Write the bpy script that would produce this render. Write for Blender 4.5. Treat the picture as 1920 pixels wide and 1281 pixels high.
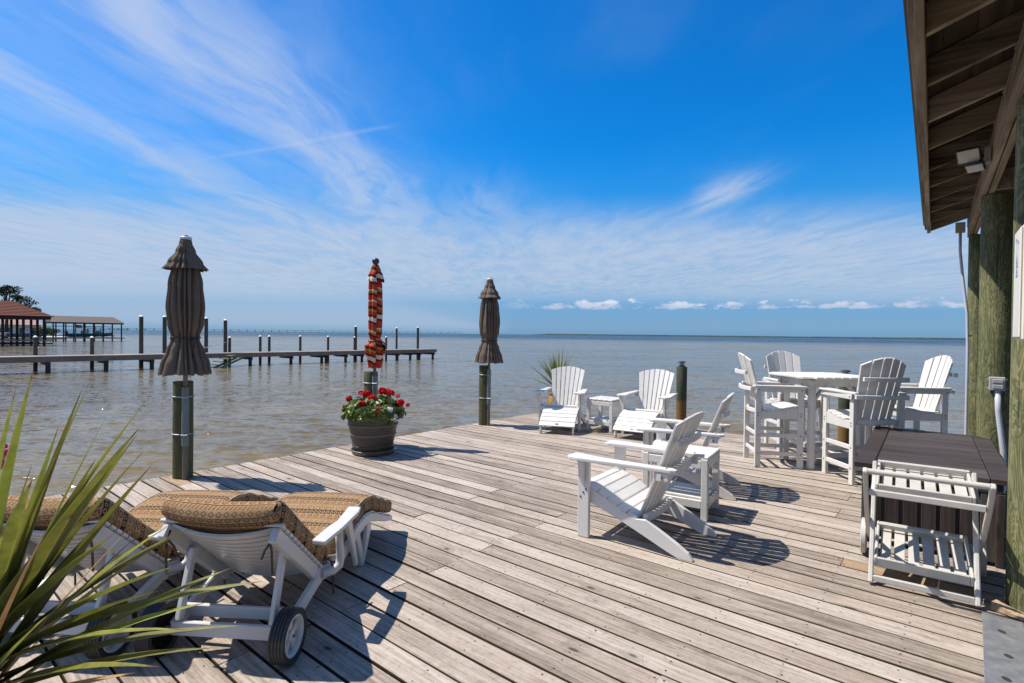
import bpy, bmesh, math, random
import numpy as np
from mathutils import Vector, Matrix, noise as mnoise

for o in list(bpy.data.objects):
    bpy.data.objects.remove(o, do_unlink=True)
S = bpy.context.scene
COL = S.collection
R_ = math.radians
random.seed(7)

# ------------------------------------------------------------------ camera
# deck axes: X along the boards, Y along the water edge, Z up, deck top at z = 0
CAM_H = 1.5
YAW, PITCH, ROLL = math.atan(846 / 1020.0), math.atan(13.5 / 1020.0), 0.012
FW = Vector((-math.sin(YAW) * math.cos(PITCH), math.cos(YAW) * math.cos(PITCH), -math.sin(PITCH)))
r0 = Vector((math.cos(YAW), math.sin(YAW), 0)); u0 = r0.cross(FW)
RT = r0 * math.cos(ROLL) + u0 * math.sin(ROLL)
UP = u0 * math.cos(ROLL) - r0 * math.sin(ROLL)
cam = bpy.data.cameras.new('camera'); cam.sensor_width = 36.0; cam.lens = 36.0 * 1020 / 1920
cam.clip_start = 0.05; cam.clip_end = 60000
co = bpy.data.objects.new('camera', cam); COL.objects.link(co)
co.matrix_world = Matrix(((RT.x, UP.x, -FW.x, 0), (RT.y, UP.y, -FW.y, 0), (RT.z, UP.z, -FW.z, CAM_H), (0, 0, 0, 1)))
S.camera = co
S.cycles.max_bounces = 6; S.cycles.diffuse_bounces = 3; S.cycles.glossy_bounces = 3; S.cycles.transmission_bounces = 2; S.cycles.caustics_reflective = False; S.cycles.caustics_refractive = False

# ------------------------------------------------------------------ light
SUN_EL = 58.0
SUN_AZ = math.atan2(-0.887, -0.462)            # clockwise from +Y
sdir = Vector((math.sin(SUN_AZ) * math.cos(R_(SUN_EL)), math.cos(SUN_AZ) * math.cos(R_(SUN_EL)), math.sin(R_(SUN_EL))))
sl = bpy.data.lights.new('sun', 'SUN'); sl.energy = 4.6; sl.angle = R_(0.53); sl.color = (1.0, 0.935, 0.84)
so = bpy.data.objects.new('sun', sl); COL.objects.link(so)
so.rotation_euler = (-sdir).to_track_quat('-Z', 'Y').to_euler(); so.location = (0, 0, 30)

S.view_settings.view_transform = 'Standard'; S.view_settings.look = 'None'
S.view_settings.exposure = 0.5; S.view_settings.gamma = 1.0; S.view_settings.use_curve_mapping = False


class NT:
    """little node-tree writer"""
    def __init__(s, tree):
        s.t = tree; s.n = tree.nodes; s.l = tree.links
    def node(s, kind, **kw):
        n = s.n.new(kind)
        for k, v in kw.items(): setattr(n, k, v)
        return n
    def put(s, sock, v):
        if isinstance(v, bpy.types.NodeSocket): s.l.new(v, sock)
        else: sock.default_value = v
    def m(s, op, a, b=None, c=None, clamp=False):
        n = s.node('ShaderNodeMath', operation=op); n.use_clamp = clamp
        s.put(n.inputs[0], a)
        if b is not None: s.put(n.inputs[1], b)
        if c is not None: s.put(n.inputs[2], c)
        return n.outputs[0]
    def add(s, a, b): return s.m('ADD', a, b)
    def sub(s, a, b): return s.m('SUBTRACT', a, b)
    def mul(s, a, b): return s.m('MULTIPLY', a, b)
    def ss(s, x, lo, hi, to0=0.0, to1=1.0):
        n = s.node('ShaderNodeMapRange', interpolation_type='SMOOTHSTEP')
        s.put(n.inputs[0], x); s.put(n.inputs[1], lo); s.put(n.inputs[2], hi); s.put(n.inputs[3], to0); s.put(n.inputs[4], to1)
        return n.outputs[0]
    def gauss(s, x, c, w):                      # exp(-((x-c)/w)^2)
        d = s.mul(s.sub(x, c), 1.0 / w)
        return s.m('POWER', 2.71828, s.mul(s.mul(d, d), -1.0))
    def dot(s, v, w):
        n = s.node('ShaderNodeVectorMath', operation='DOT_PRODUCT'); s.put(n.inputs[0], v); n.inputs[1].default_value = w
        return n.outputs['Value']
    def xyz(s, x, y, z=0.0):
        n = s.node('ShaderNodeCombineXYZ'); s.put(n.inputs[0], x); s.put(n.inputs[1], y); s.put(n.inputs[2], z)
        return n.outputs[0]
    def sep(s, v):
        n = s.node('ShaderNodeSeparateXYZ'); s.put(n.inputs[0], v); return n.outputs
    def noise(s, v, scale, detail=4.0, rough=0.55, dist=0.0):
        n = s.node('ShaderNodeTexNoise'); s.put(n.inputs['Vector'], v); s.put(n.inputs['Scale'], scale)
        n.inputs['Detail'].default_value = detail; n.inputs['Roughness'].default_value = rough; n.inputs['Distortion'].default_value = dist
        return n.outputs['Fac']
    def voro(s, v, scale, feature='F1'):
        n = s.node('ShaderNodeTexVoronoi', feature=feature); s.put(n.inputs['Vector'], v); s.put(n.inputs['Scale'], scale)
        return n.outputs
    def map(s, v, scale=(1, 1, 1), loc=(0, 0, 0), rot=(0, 0, 0)):
        n = s.node('ShaderNodeMapping'); s.put(n.inputs[0], v)
        n.inputs['Scale'].default_value = scale; n.inputs['Location'].default_value = loc; n.inputs['Rotation'].default_value = rot
        return n.outputs[0]
    def mix(s, f, a, b, mode='MIX'):
        n = s.node('ShaderNodeMix', data_type='RGBA', blend_type=mode)
        s.put(n.inputs[0], f)
        for i, c in ((6, a), (7, b)):
            if isinstance(c, bpy.types.NodeSocket): s.l.new(c, n.inputs[i])
            else: n.inputs[i].default_value = (*c, 1.0)
        return n.outputs[2]
    def ramp(s, f, stops, interp='LINEAR'):
        n = s.node('ShaderNodeValToRGB'); cr = n.color_ramp; cr.interpolation = interp
        while len(cr.elements) < len(stops): cr.elements.new(0.5)
        for e, (p, c) in zip(cr.elements, stops):
            e.position = p; e.color = (*c, 1.0) if len(c) == 3 else c
        s.put(n.inputs[0], f); return n.outputs[0]
    def bump(s, h, strength, dist=0.01, normal=None):
        n = s.node('ShaderNodeBump'); s.put(n.inputs['Height'], h); n.inputs['Strength'].default_value = strength
        n.inputs['Distance'].default_value = dist
        if normal is not None: s.l.new(normal, n.inputs['Normal'])
        return n.outputs[0]


# ------------------------------------------------------------------ world: sky with cirrus and low cumulus
world = bpy.data.worlds.new('World'); S.world = world; world.use_nodes = True
w = NT(world.node_tree); w.n.clear()
sky = w.node('ShaderNodeTexSky', sky_type='NISHITA'); sky.sun_disc = False
sky.sun_elevation = R_(SUN_EL); sky.sun_rotation = SUN_AZ % (2 * math.pi)
sky.altitude = 0; sky.air_density = 1.0; sky.dust_density = 0.35; sky.ozone_density = 3.0
hs = w.node('ShaderNodeHueSaturation'); w.l.new(sky.outputs[0], hs.inputs['Color'])
hs.inputs['Saturation'].default_value = 1.25; hs.inputs['Value'].default_value = 1.0; hs.inputs['Hue'].default_value = 0.5
blue = w.mix(1.0, hs.outputs[0], (0.07, 0.95, 1.42), 'MULTIPLY')
tc = w.node('ShaderNodeTexCoord'); D = tc.outputs['Generated']
zz = w.sep(D)[2]
zc = w.m('MAXIMUM', zz, 0.012)
lat = w.dot(D, (math.cos(YAW), math.sin(YAW), 0)); fwd = w.dot(D, (-math.sin(YAW), math.cos(YAW), 0))
pr = w.m('DIVIDE', lat, zc); pw = w.m('DIVIDE', fwd, zc)          # position on a flat cirrus layer, along / across the wind
wob = w.mul(w.sub(w.noise(w.xyz(w.mul(pr, 0.9), w.mul(pw, 0.45)), 1.0, 3.0), 0.5), 0.85)
prw = w.add(pr, wob)
fine = w.noise(w.xyz(w.mul(prw, 3.2), w.mul(pw, 0.85), 3.0), 1.6, 7.0, 0.62, 0.35)
broad = w.noise(w.xyz(w.mul(pr, 0.55), w.mul(pw, 0.35), 9.0), 1.0, 4.0, 0.55)
lowz = w.ss(zz, 0.035, 0.10)                     # the layer thins out to a smooth haze at the horizon
st = w.add(0.5, w.mul(w.sub(w.ss(fine, 0.28, 0.74), 0.5), lowz)); broad = w.add(0.5, w.mul(w.sub(broad, 0.5), lowz))
b1 = w.mul(w.gauss(prw, -2.0, 0.20), w.ss(pw, 7.5, 4.5))
b2 = w.mul(w.gauss(prw, -1.08, 0.30), w.ss(pw, 6.0, 4.0))
b2 = w.mul(b2, w.ss(pw, 1.0, 2.6, 0.8, 1.0))
veil = w.add(w.mul(w.ss(prw, -1.2, -3.0), 0.36), w.mul(w.ss(prw, -2.6, -5.5), 0.45))
veil2 = w.mul(w.gauss(prw, -1.5, 0.75), 0.26)
far = w.mul(w.ss(w.add(pw, w.mul(w.m('ABSOLUTE', w.add(pr, 0.4)), 0.16)), 3.9, 6.6), w.ss(pw, 19.0, 8.0, 0.16, 1.0))
wisp = w.mul(w.mul(w.gauss(pr, 1.46, 0.16), w.gauss(pw, 3.85, 0.42)), 1.5)
wisp2 = w.mul(w.mul(w.gauss(prw, -0.2, 0.35), w.gauss(pw, 4.2, 0.6)), 0.5)
# old contrail: thin line on the layer
cdx, cdy = -0.54 + 1.65, 2.62 - 3.12; cl = math.hypot(cdx, cdy); cdx /= cl; cdy /= cl
ca = w.add(w.mul(w.add(pr, 1.65), cdx), w.mul(w.sub(pw, 3.12), cdy))
cb = w.add(w.mul(w.add(pr, 1.65), -cdy), w.mul(w.sub(pw, 3.12), cdx))
trail = w.mul(w.mul(w.gauss(w.add(cb, w.mul(wob, 0.08)), 0.0, 0.024), w.mul(w.ss(ca, -0.5, 0.3), w.ss(ca, 1.25, 1.0))), 0.22)
streaks = w.mul(w.add(w.add(w.mul(b1, 0.62), w.mul(b2, 1.15)), w.add(wisp, wisp2)), w.add(0.28, w.mul(st, 0.85)))
sheet = w.mul(w.add(w.add(veil, veil2), w.mul(far, 1.75)), w.add(0.16, w.add(w.mul(st, 0.62), w.mul(broad, 0.62))))
scatter_rear_fill = w.mul(w.add(w.mul(w.ss(broad, 0.52, 0.8), 0.35), w.ss(pw, 1.2, -0.8, 0.0, 1.7)), w.mul(w.add(st, 0.35), 0.26))  # scattered thin cloud, plus extra cloud behind the camera added to lift shadow fill
cov = w.add(w.add(streaks, sheet), w.add(trail, scatter_rear_fill))
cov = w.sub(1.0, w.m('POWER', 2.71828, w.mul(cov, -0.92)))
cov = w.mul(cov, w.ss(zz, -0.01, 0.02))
# low cumulus row, most of it to one side
az = w.m('ARCTAN2', lat, fwd)
cn = w.noise(w.xyz(w.mul(az, 24.0), w.mul(zz, 62.0), 1.7), 1.0, 6.0, 0.62, 0.3)
cn2 = w.noise(w.xyz(w.mul(az, 11.0), 0.0, 4.2), 1.0, 2.0)
env = w.mul(w.ss(zz, 0.038, 0.050), w.ss(w.sub(zz, w.mul(w.sub(cn2, 0.5), 0.07)), 0.088, 0.050))
cum = w.mul(w.ss(w.add(cn, w.mul(w.sub(env, 1.0), 0.55)), 0.41, 0.53), w.ss(az, -0.06, 0.14))
cloudcol = w.mix(w.ss(zz, 0.05, 0.5), (4.4, 5.1, 6.3), (5.0, 5.7, 7.0))
air = w.mix(w.ss(zz, 0.0, 0.06), (1.35, 2.65, 4.45), (0.85, 2.7, 5.2))      # marine air near the horizon
base_sky = w.mix(w.mul(w.ss(zz, 0.34, 0.02), 0.93), blue, air)
c1 = w.mix(cov, base_sky, cloudcol)
cumcol = w.mix(w.ss(w.add(w.mul(zz, 11.0), w.mul(cn, 0.6)), 0.75, 1.15), (3.4, 4.1, 5.6), (6.3, 6.8, 7.8))
c2 = w.mix(w.mul(cum, 0.9), c1, cumcol)
bg = w.node('ShaderNodeBackground'); w.l.new(c2, bg.inputs[0]); bg.inputs[1].default_value = 0.085
wo = w.node('ShaderNodeOutputWorld'); w.l.new(bg.outputs[0], wo.inputs[0])


# ------------------------------------------------------------------ materials
MATS = {}
def newmat(name):
    m = bpy.data.materials.new(name); m.use_nodes = True
    t = NT(m.node_tree); t.n.clear()
    b = t.node('ShaderNodeBsdfPrincipled'); o = t.node('ShaderNodeOutputMaterial'); t.l.new(b.outputs[0], o.inputs[0])
    MATS[name] = m
    return t, b
def setp(t, b, col=None, rough=None, spec=None, metal=None, normal=None):
    if col is not None:
        if isinstance(col, bpy.types.NodeSocket): t.l.new(col, b.inputs['Base Color'])
        else: b.inputs['Base Color'].default_value = (*col, 1)
    if rough is not None: t.put(b.inputs['Roughness'], rough)
    if spec is not None: t.put(b.inputs['Specular IOR Level'], spec)
    if metal is not None: b.inputs['Metallic'].default_value = metal
    if normal is not None: t.l.new(normal, b.inputs['Normal'])
def objcoord(t, rnd=True):
    tc = t.node('ShaderNodeTexCoord'); v = tc.outputs['Object']
    oi = t.node('ShaderNodeObjectInfo')
    if rnd:
        n = t.node('ShaderNodeVectorMath', operation='ADD'); t.l.new(v, n.inputs[0])
        t.l.new(t.xyz(t.mul(oi.outputs['Random'], 37.0), t.mul(oi.outputs['Random'], 91.0), t.mul(oi.outputs['Random'], 53.0)), n.inputs[1])
        v = n.outputs[0]
    return v, oi.outputs['Random']
def plain(name, col, rough=0.5, var=0.12, scale=6.0, bump=0.0, spec=0.5, metal=0.0, stain=None):
    t, b = newmat(name); v, rn = objcoord(t)
    n = t.noise(v, scale, 6.0, 0.6)
    lo = tuple(c * (1 - var) for c in col); hi = tuple(min(1, c * (1 + var)) for c in col)
    c = t.mix(t.ss(n, 0.25, 0.75), lo, hi)
    if stain: c = t.mix(t.mul(t.ss(t.noise(v, scale * 0.6, 5.0, 0.65), 0.55, 0.75), stain[1]), c, stain[0])
    setp(t, b, c, t.ss(n, 0.2, 0.8, rough - 0.07, min(1, rough + 0.08)), spec, metal)
    if bump: setp(t, b, normal=t.bump(t.noise(v, scale * 8, 4.0), bump, 0.01))
    return MATS[name]
def wood(name, dark, mid, light, axis=0, gscale=38.0, rough=0.8, varn=0.30, warm=None, knots=0.75, gap=1.0, bump=0.35, flat=False):
    """weathered board; grain runs along the local axis"""
    t, b = newmat(name); v, rn = objcoord(t)
    sc = [gscale] * 3; sc[axis] = gscale * 0.035
    g1 = t.noise(t.map(v, tuple(sc)), 1.0, 7.0, 0.66, 0.6)
    sc2 = [9.0] * 3; sc2[axis] = 0.8
    g2 = t.noise(t.map(v, tuple(sc2)), 1.0, 4.0, 0.55, 0.8)
    sc3 = [3.0] * 3; sc3[axis] = 1.1
    blot = t.noise(t.map(v, tuple(sc3)), 1.0, 5.0, 0.6)
    f = t.add(t.mul(t.sub(g1, 0.5), 0.85), t.add(t.mul(t.sub(g2, 0.5), 0.24), t.add(t.mul(t.sub(blot, 0.5), 0.30), 0.55)))
    f = t.add(f, t.mul(t.sub(rn, 0.5), varn))
    c = t.ramp(f, [(0.30, dark), (0.52, mid), (0.76, light)])
    if warm is not None:
        c = t.mix(t.mul(t.ss(t.m('FRACT', t.mul(rn, 7.31)), 0.6, 1.0), 0.35), c, t.mix(f, tuple(x * 0.55 for x in warm), warm))
    if flat:                              # boards seen from above: knots scattered over the face
        sx_ = t.sep(v); wig = t.mul(t.sub(g2, 0.5), 0.5); vo = t.voro(t.xyz(t.mul(sx_[0], 3.3), t.add(t.mul(sx_[1], 6.6), wig), 0.0), 1.0); lo_, hi_ = 0.66, 0.70
        spk = t.noise(v, 34.0, 5.0, 0.7); c = t.mix(t.mul(t.ss(spk, 0.52, 0.70), 0.42), c, dark); c = t.mix(t.mul(t.ss(spk, 0.46, 0.30), 0.25), c, light)
        stn = t.noise(t.map(v, (2.2, 5.0, 5.0)), 1.0, 6.0, 0.66, 0.5); c = t.mix(t.mul(t.ss(stn, 0.54, 0.70), 0.50), c, tuple(x * 1.25 for x in dark))
    else:
        kv = [5.2] * 3; kv[axis] = 1.55; vo = t.voro(t.map(v, tuple(kv)), 1.0); lo_, hi_ = 0.30, 0.35
    kd = t.add(vo['Distance'], t.mul(t.sub(g2, 0.5), 0.12))
    seed = t.sep(vo['Color'])[0]
    kn = t.mul(t.ss(kd, 0.15, 0.05), t.ss(seed, lo_, hi_))
    ring = t.mul(t.mul(t.ss(kd, 0.34, 0.18), t.ss(kd, 0.09, 0.18)), t.ss(seed, lo_, hi_))
    c = t.mix(t.mul(kn, knots), c, tuple(x * 0.34 for x in dark))
    c = t.mix(t.mul(ring, 0.30), c, dark)
    # thin dark checks along the grain
    sc4 = [70.0] * 3; sc4[axis] = 1.3
    ck = t.ss(t.noise(t.map(v, tuple(sc4)), 1.0, 3.0, 0.5), 0.70, 0.76)
    c = t.mix(t.mul(ck, 0.55), c, tuple(x * 0.4 for x in dark))
    h = t.sub(t.add(g1, t.mul(g2, 0.6)), t.mul(ck, 0.8))
    setp(t, b, c, rough, 0.25, normal=t.bump(h, bump, 0.006))
    return MATS[name]
def pilewood(name, dark, mid, light, rough=0.75, foot=None):
    """round treated timber: contour-like growth figure running up the pile"""
    t, b = newmat(name); v, rn = objcoord(t)
    base = t.noise(t.map(v, (9.0, 9.0, 2.0)), 1.0, 5.0, 0.6, 1.2)
    fig = t.m('FRACT', t.mul(base, 11.0))
    fig = t.ss(t.m('ABSOLUTE', t.sub(fig, 0.5)), 0.05, 0.42)
    gr = t.noise(t.map(v, (110.0, 110.0, 3.0)), 1.0, 5.0, 0.65)
    f = t.add(t.mul(fig, 0.15), t.add(t.mul(gr, 0.50), t.mul(t.noise(t.map(v, (5, 5, 1.3)), 1.0, 5.0, 0.6), 0.52)))
    c = t.ramp(f, [(0.36, dark), (0.60, mid), (0.84, light)])
    if foot:
        z = t.sep(t.node('ShaderNodeTexCoord').outputs['Object'])[2]
        c = t.mix(t.ss(t.add(z, t.mul(t.sub(gr, 0.5), 0.10)), foot[1] + 0.03, foot[1] - 0.03), c, t.mix(gr, tuple(x * 0.5 for x in foot[0]), foot[0]))
    ck = t.ss(t.noise(t.map(v, (38.0, 38.0, 0.9)), 1.0, 2.0, 0.5), 0.68, 0.75)
    c = t.mix(t.mul(ck, 0.7), c, tuple(x * 0.3 for x in dark))
    setp(t, b, c, rough, 0.3, normal=t.bump(t.sub(t.add(gr, t.mul(fig, 0.4)), ck), 0.4, 0.008))
    return MATS[name]

wood('deck_wood', (0.125, 0.097, 0.075), (0.325, 0.267, 0.217), (0.515, 0.445, 0.38), axis=0, warm=(0.44, 0.34, 0.265), varn=0.20, knots=0.85, gscale=60.0, flat=True, bump=0.5)
wood('deck_fresh', (0.12, 0.075, 0.045), (0.30, 0.20, 0.125), (0.44, 0.32, 0.215), axis=0, varn=0.1, knots=0.8, gscale=60.0, flat=True)
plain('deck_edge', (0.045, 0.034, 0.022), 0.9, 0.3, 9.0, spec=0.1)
wood('dark_frame_wood', (0.06, 0.05, 0.04), (0.14, 0.12, 0.10), (0.24, 0.21, 0.18), axis=1, varn=0.2)
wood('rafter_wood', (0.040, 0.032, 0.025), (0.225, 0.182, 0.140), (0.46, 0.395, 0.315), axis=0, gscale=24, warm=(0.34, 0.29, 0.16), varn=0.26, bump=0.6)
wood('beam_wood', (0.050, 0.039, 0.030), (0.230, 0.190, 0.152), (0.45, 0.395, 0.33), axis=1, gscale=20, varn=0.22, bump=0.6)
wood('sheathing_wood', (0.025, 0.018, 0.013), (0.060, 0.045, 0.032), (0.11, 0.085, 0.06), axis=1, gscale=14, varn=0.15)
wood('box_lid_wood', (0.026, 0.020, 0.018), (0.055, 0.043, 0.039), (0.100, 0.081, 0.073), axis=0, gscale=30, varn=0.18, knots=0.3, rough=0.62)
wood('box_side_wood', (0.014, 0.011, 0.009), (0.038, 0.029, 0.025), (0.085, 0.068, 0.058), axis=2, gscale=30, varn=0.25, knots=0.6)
wood('dock_wood', (0.14, 0.105, 0.085), (0.29, 0.225, 0.185), (0.42, 0.345, 0.29), axis=1, gscale=9, varn=0.1, knots=0.2)
pilewood('pile_green', (0.030, 0.032, 0.014), (0.085, 0.088, 0.036), (0.165, 0.150, 0.066))
pilewood('pile_lamp', (0.025, 0.030, 0.018), (0.060, 0.068, 0.040), (0.13, 0.12, 0.06), foot=((0.25, 0.14, 0.045), 0.42))
pilewood('pavilion_post', (0.030, 0.035, 0.016), (0.125, 0.130, 0.058), (0.36, 0.325, 0.155))
plain('dock_edge_shade', (0.205, 0.160, 0.132), 0.85, 0.25, 2.0)  # darker than the dock top: side shade put into the colour
plain('pile_far', (0.060, 0.060, 0.042), 0.8, 0.25, 3.0)
plain('pile_wet', (0.030, 0.022, 0.018), 0.6, 0.3, 4.0)
plain('white_lumber', (0.64, 0.615, 0.575), 0.42, 0.035, 9.0, bump=0.06, stain=((0.42, 0.385, 0.33), 0.34))
plain('white_cart', (0.50, 0.475, 0.43), 0.55, 0.07, 12.0, bump=0.12, stain=((0.48, 0.42, 0.34), 0.35))
plain('resin_white', (0.58, 0.565, 0.54), 0.35, 0.04, 8.0, bump=0.03, stain=((0.52, 0.50, 0.46), 0.25))
plain('bolt_steel', (0.05, 0.04, 0.035), 0.5, 0.2)
plain('rust_steel', (0.10, 0.055, 0.03), 0.7, 0.3)
plain('black_plastic', (0.018, 0.018, 0.020), 0.45, 0.15)
plain('tyre_rubber', (0.022, 0.022, 0.023), 0.6, 0.15, 20.0)
plain('galvanised', (0.40, 0.41, 0.42), 0.5, 0.12, 14.0, metal=0.75, bump=0.05, stain=((0.25, 0.24, 0.22), 0.4))
plain('conduit_grey', (0.50, 0.51, 0.56), 0.45, 0.06)
plain('box_grey', (0.36, 0.36, 0.36), 0.5, 0.08)
plain('panel_cream', (0.70, 0.665, 0.57), 0.4, 0.04, 3.0)
plain('print_blue', (0.16, 0.24, 0.42), 0.5, 0.1, 30)
plain('sleeve_grey', (0.135, 0.175, 0.175), 0.5, 0.12, 8.0)
plain('pole_brown', (0.13, 0.105, 0.085), 0.45, 0.15)
plain('canvas_taupe', (0.142, 0.110, 0.085), 0.9, 0.12, 5.0, bump=0.12, spec=0.1, stain=((0.155, 0.127, 0.104), 0.4))
plain('ball_dark', (0.03, 0.035, 0.05), 0.3, 0.1)
plain('pot_brown', (0.052, 0.040, 0.031), 0.48, 0.18, 5.0, stain=((0.17, 0.145, 0.12), 0.4))
plain('pot_band', (0.125, 0.102, 0.082), 0.5, 0.15, 8.0)
plain('pot_orange', (0.42, 0.20, 0.03), 0.4, 0.2, 6.0)
plain('soil', (0.03, 0.02, 0.013), 0.95, 0.3, 30)
plain('petal_red', (0.62, 0.010, 0.014), 0.6, 0.25, 40, spec=0.2)
plain('petal_white', (0.82, 0.80, 0.80), 0.6, 0.06, 40, spec=0.2)
plain('petal_pink', (0.62, 0.10, 0.26), 0.6, 0.2, 40, spec=0.2)
plain('lamp_black', (0.03, 0.028, 0.026), 0.5, 0.2)
plain('lamp_lens', (0.55, 0.55, 0.52), 0.25, 0.05)
plain('flood_glass', (0.62, 0.63, 0.62), 0.25, 0.06, 20)
plain('flood_body', (0.05, 0.05, 0.055), 0.4, 0.1)
plain('drip_edge', (0.012, 0.012, 0.013), 0.4, 0.1)
plain('shingle', (0.10, 0.085, 0.075), 0.9, 0.2, 12)
plain('cap_white', (0.75, 0.75, 0.75), 0.5, 0.05)
plain('step_green', (0.13, 0.165, 0.085), 0.8, 0.2, 4)
plain('shed_roof', (0.115, 0.085, 0.072), 0.85, 0.12, 1.0)
plain('shed_dark', (0.028, 0.022, 0.020), 0.85, 0.3, 1.5)
plain('house_wall', (0.55, 0.56, 0.58), 0.8, 0.08, 1.0)
plain('house_roof', (0.36, 0.22, 0.19), 0.85, 0.1, 1.0)
plain('boat_teal', (0.02, 0.17, 0.19), 0.3, 0.1)
plain('boat_white', (0.75, 0.76, 0.77), 0.35, 0.05)
plain('boat_blue', (0.04, 0.10, 0.22), 0.35, 0.1)
plain('boat_glass', (0.05, 0.06, 0.07), 0.1, 0.1)
plain('canvas_dark', (0.03, 0.03, 0.035), 0.8, 0.1)
plain('flag_red', (0.62, 0.16, 0.17), 0.8, 0.1); plain('flag_white', (0.8, 0.78, 0.78), 0.8, 0.05); plain('flag_blue', (0.06, 0.08, 0.25), 0.8, 0.05)
plain('bark', (0.06, 0.045, 0.035), 0.95, 0.3, 3)
plain('pine_leaf', (0.034, 0.050, 0.018), 0.8, 0.35, 0.6, spec=0.2)
plain('bush_leaf', (0.10, 0.13, 0.03), 0.8, 0.35, 0.6, spec=0.2)
plain('shore_hazed', (0.042, 0.062, 0.062), 0.95, 0.2, 0.004, spec=0.0)  # bluish tone: distance haze put into the wooded shore's colour
plain('shore_sand', (0.42, 0.40, 0.36), 0.95, 0.1, 0.01, spec=0.0)
plain('bridge_hazed', (0.34, 0.36, 0.40), 0.9, 0.05, 0.01)  # pale blue-grey: distance haze painted into the concrete colour
plain('tie_cloth', (0.10, 0.07, 0.05), 0.9, 0.5, 60, spec=0.1)
plain('tie_cloth_pale', (0.42, 0.30, 0.19), 0.9, 0.4, 60, spec=0.1)
plain('rope_pale', (0.5, 0.48, 0.44), 0.9, 0.1)
plain('stem_green', (0.07, 0.12, 0.03), 0.7, 0.2)
plain('rust_screw', (0.035, 0.026, 0.022), 0.8, 0.3)

# geranium leaf, yucca leaf
def leafmat(name, base, tip, edge, thin=0.25):
    t, b = newmat(name); v, rn = objcoord(t)
    uv = t.node('ShaderNodeUVMap'); uu = t.sep(uv.outputs[0])
    n = t.noise(v, 30.0, 4.0)
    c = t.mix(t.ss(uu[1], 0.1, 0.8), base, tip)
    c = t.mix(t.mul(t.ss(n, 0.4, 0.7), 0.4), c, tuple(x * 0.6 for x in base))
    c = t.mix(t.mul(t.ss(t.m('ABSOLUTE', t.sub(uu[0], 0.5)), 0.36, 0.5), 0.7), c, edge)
    c = t.mix(t.ss(t.add(uu[1], t.mul(n, 0.05)), 0.965, 0.995), c, (0.16, 0.07, 0.03))
    hsv = t.node('ShaderNodeHueSaturation'); t.l.new(c, hsv.inputs['Color']); t.put(hsv.inputs['Value'], t.add(0.62, t.mul(rn, 0.7)))
    t.put(hsv.inputs['Hue'], t.add(0.487, t.mul(rn, 0.028)))
    ln = t.noise(t.map(t.xyz(uu[0], uu[1]), (26.0, 1.2, 1.0)), 1.0, 3.0)
    setp(t, b, hsv.outputs[0], 0.42, 0.45, normal=t.bump(ln, 0.25, 0.004))
    tr = t.node('ShaderNodeBsdfTranslucent'); t.l.new(hsv.outputs[0], tr.inputs[0])
    mx = t.node('ShaderNodeMixShader'); mx.inputs[0].default_value = thin
    t.l.new(b.outputs[0], mx.inputs[1]); t.l.new(tr.outputs[0], mx.inputs[2])
    out = [n for n in t.n if n.type == 'OUTPUT_MATERIAL'][0]; t.l.new(mx.outputs[0], out.inputs[0])
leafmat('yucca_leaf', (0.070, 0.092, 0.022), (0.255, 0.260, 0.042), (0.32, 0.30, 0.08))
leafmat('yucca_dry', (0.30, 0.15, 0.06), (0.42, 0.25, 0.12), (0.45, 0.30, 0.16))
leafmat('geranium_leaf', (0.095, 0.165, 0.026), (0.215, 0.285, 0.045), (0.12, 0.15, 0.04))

# cushion fabric: rows of motifs across the cushion
t, b = newmat('cushion_fabric')
uv = t.node('ShaderNodeUVMap'); uu = t.sep(uv.outputs[0])
vn = t.noise(t.xyz(uu[0], uu[1]), 9.0, 3.0)
vv = t.add(uu[1], t.mul(t.sub(vn, 0.5), 0.004))
per = 0.150
ph = t.m('FRACT', t.mul(vv, 1 / per))
def bandmask(a, bb): return t.mul(t.ss(ph, a - 0.012, a + 0.012), t.ss(ph, bb + 0.012, bb - 0.012))
def cell(p, off=0.0): return t.sub(t.m('FRACT', t.add(t.mul(uu[0], 1 / p), off)), 0.5)
def loc(a, bb): return t.mul(t.sub(ph, (a + bb) / 2), 1.0 / (bb - a))
def sq(x): return t.mul(x, x)
TAN, BRN, DRK = (0.46, 0.32, 0.18), (0.20, 0.10, 0.045), (0.032, 0.020, 0.013)
col = t.mix(t.ss(vn, 0.35, 0.7), (0.355, 0.235, 0.128), (0.41, 0.28, 0.158))
# A rounded tiles in brown
e = t.m('SQRT', t.add(sq(t.mul(cell(0.042), 1.15)), sq(loc(0.0, 0.24))))
col = t.mix(t.mul(bandmask(0.01, 0.23), t.mul(t.ss(e, 0.47, 0.42), t.ss(e, 0.22, 0.27))), col, BRN)
col = t.mix(t.mul(bandmask(0.01, 0.23), t.ss(e, 0.20, 0.14)), col, (0.33, 0.17, 0.075))
# B dark chain with dots
col = t.mix(bandmask(0.27, 0.47), col, DRK)
e = t.m('SQRT', t.add(sq(t.mul(cell(0.026), 0.95)), sq(loc(0.28, 0.46))))
col = t.mix(t.mul(bandmask(0.28, 0.46), t.mul(t.ss(e, 0.42, 0.36), t.ss(e, 0.16, 0.22))), col, (0.40, 0.25, 0.13))
# C diamonds
e = t.add(t.m('ABSOLUTE', cell(0.036)), t.m('ABSOLUTE', t.mul(loc(0.52, 0.74), 0.9)))
col = t.mix(t.mul(bandmask(0.52, 0.74), t.mul(t.ss(e, 0.47, 0.42), t.ss(e, 0.22, 0.28))), col, BRN)
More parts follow.
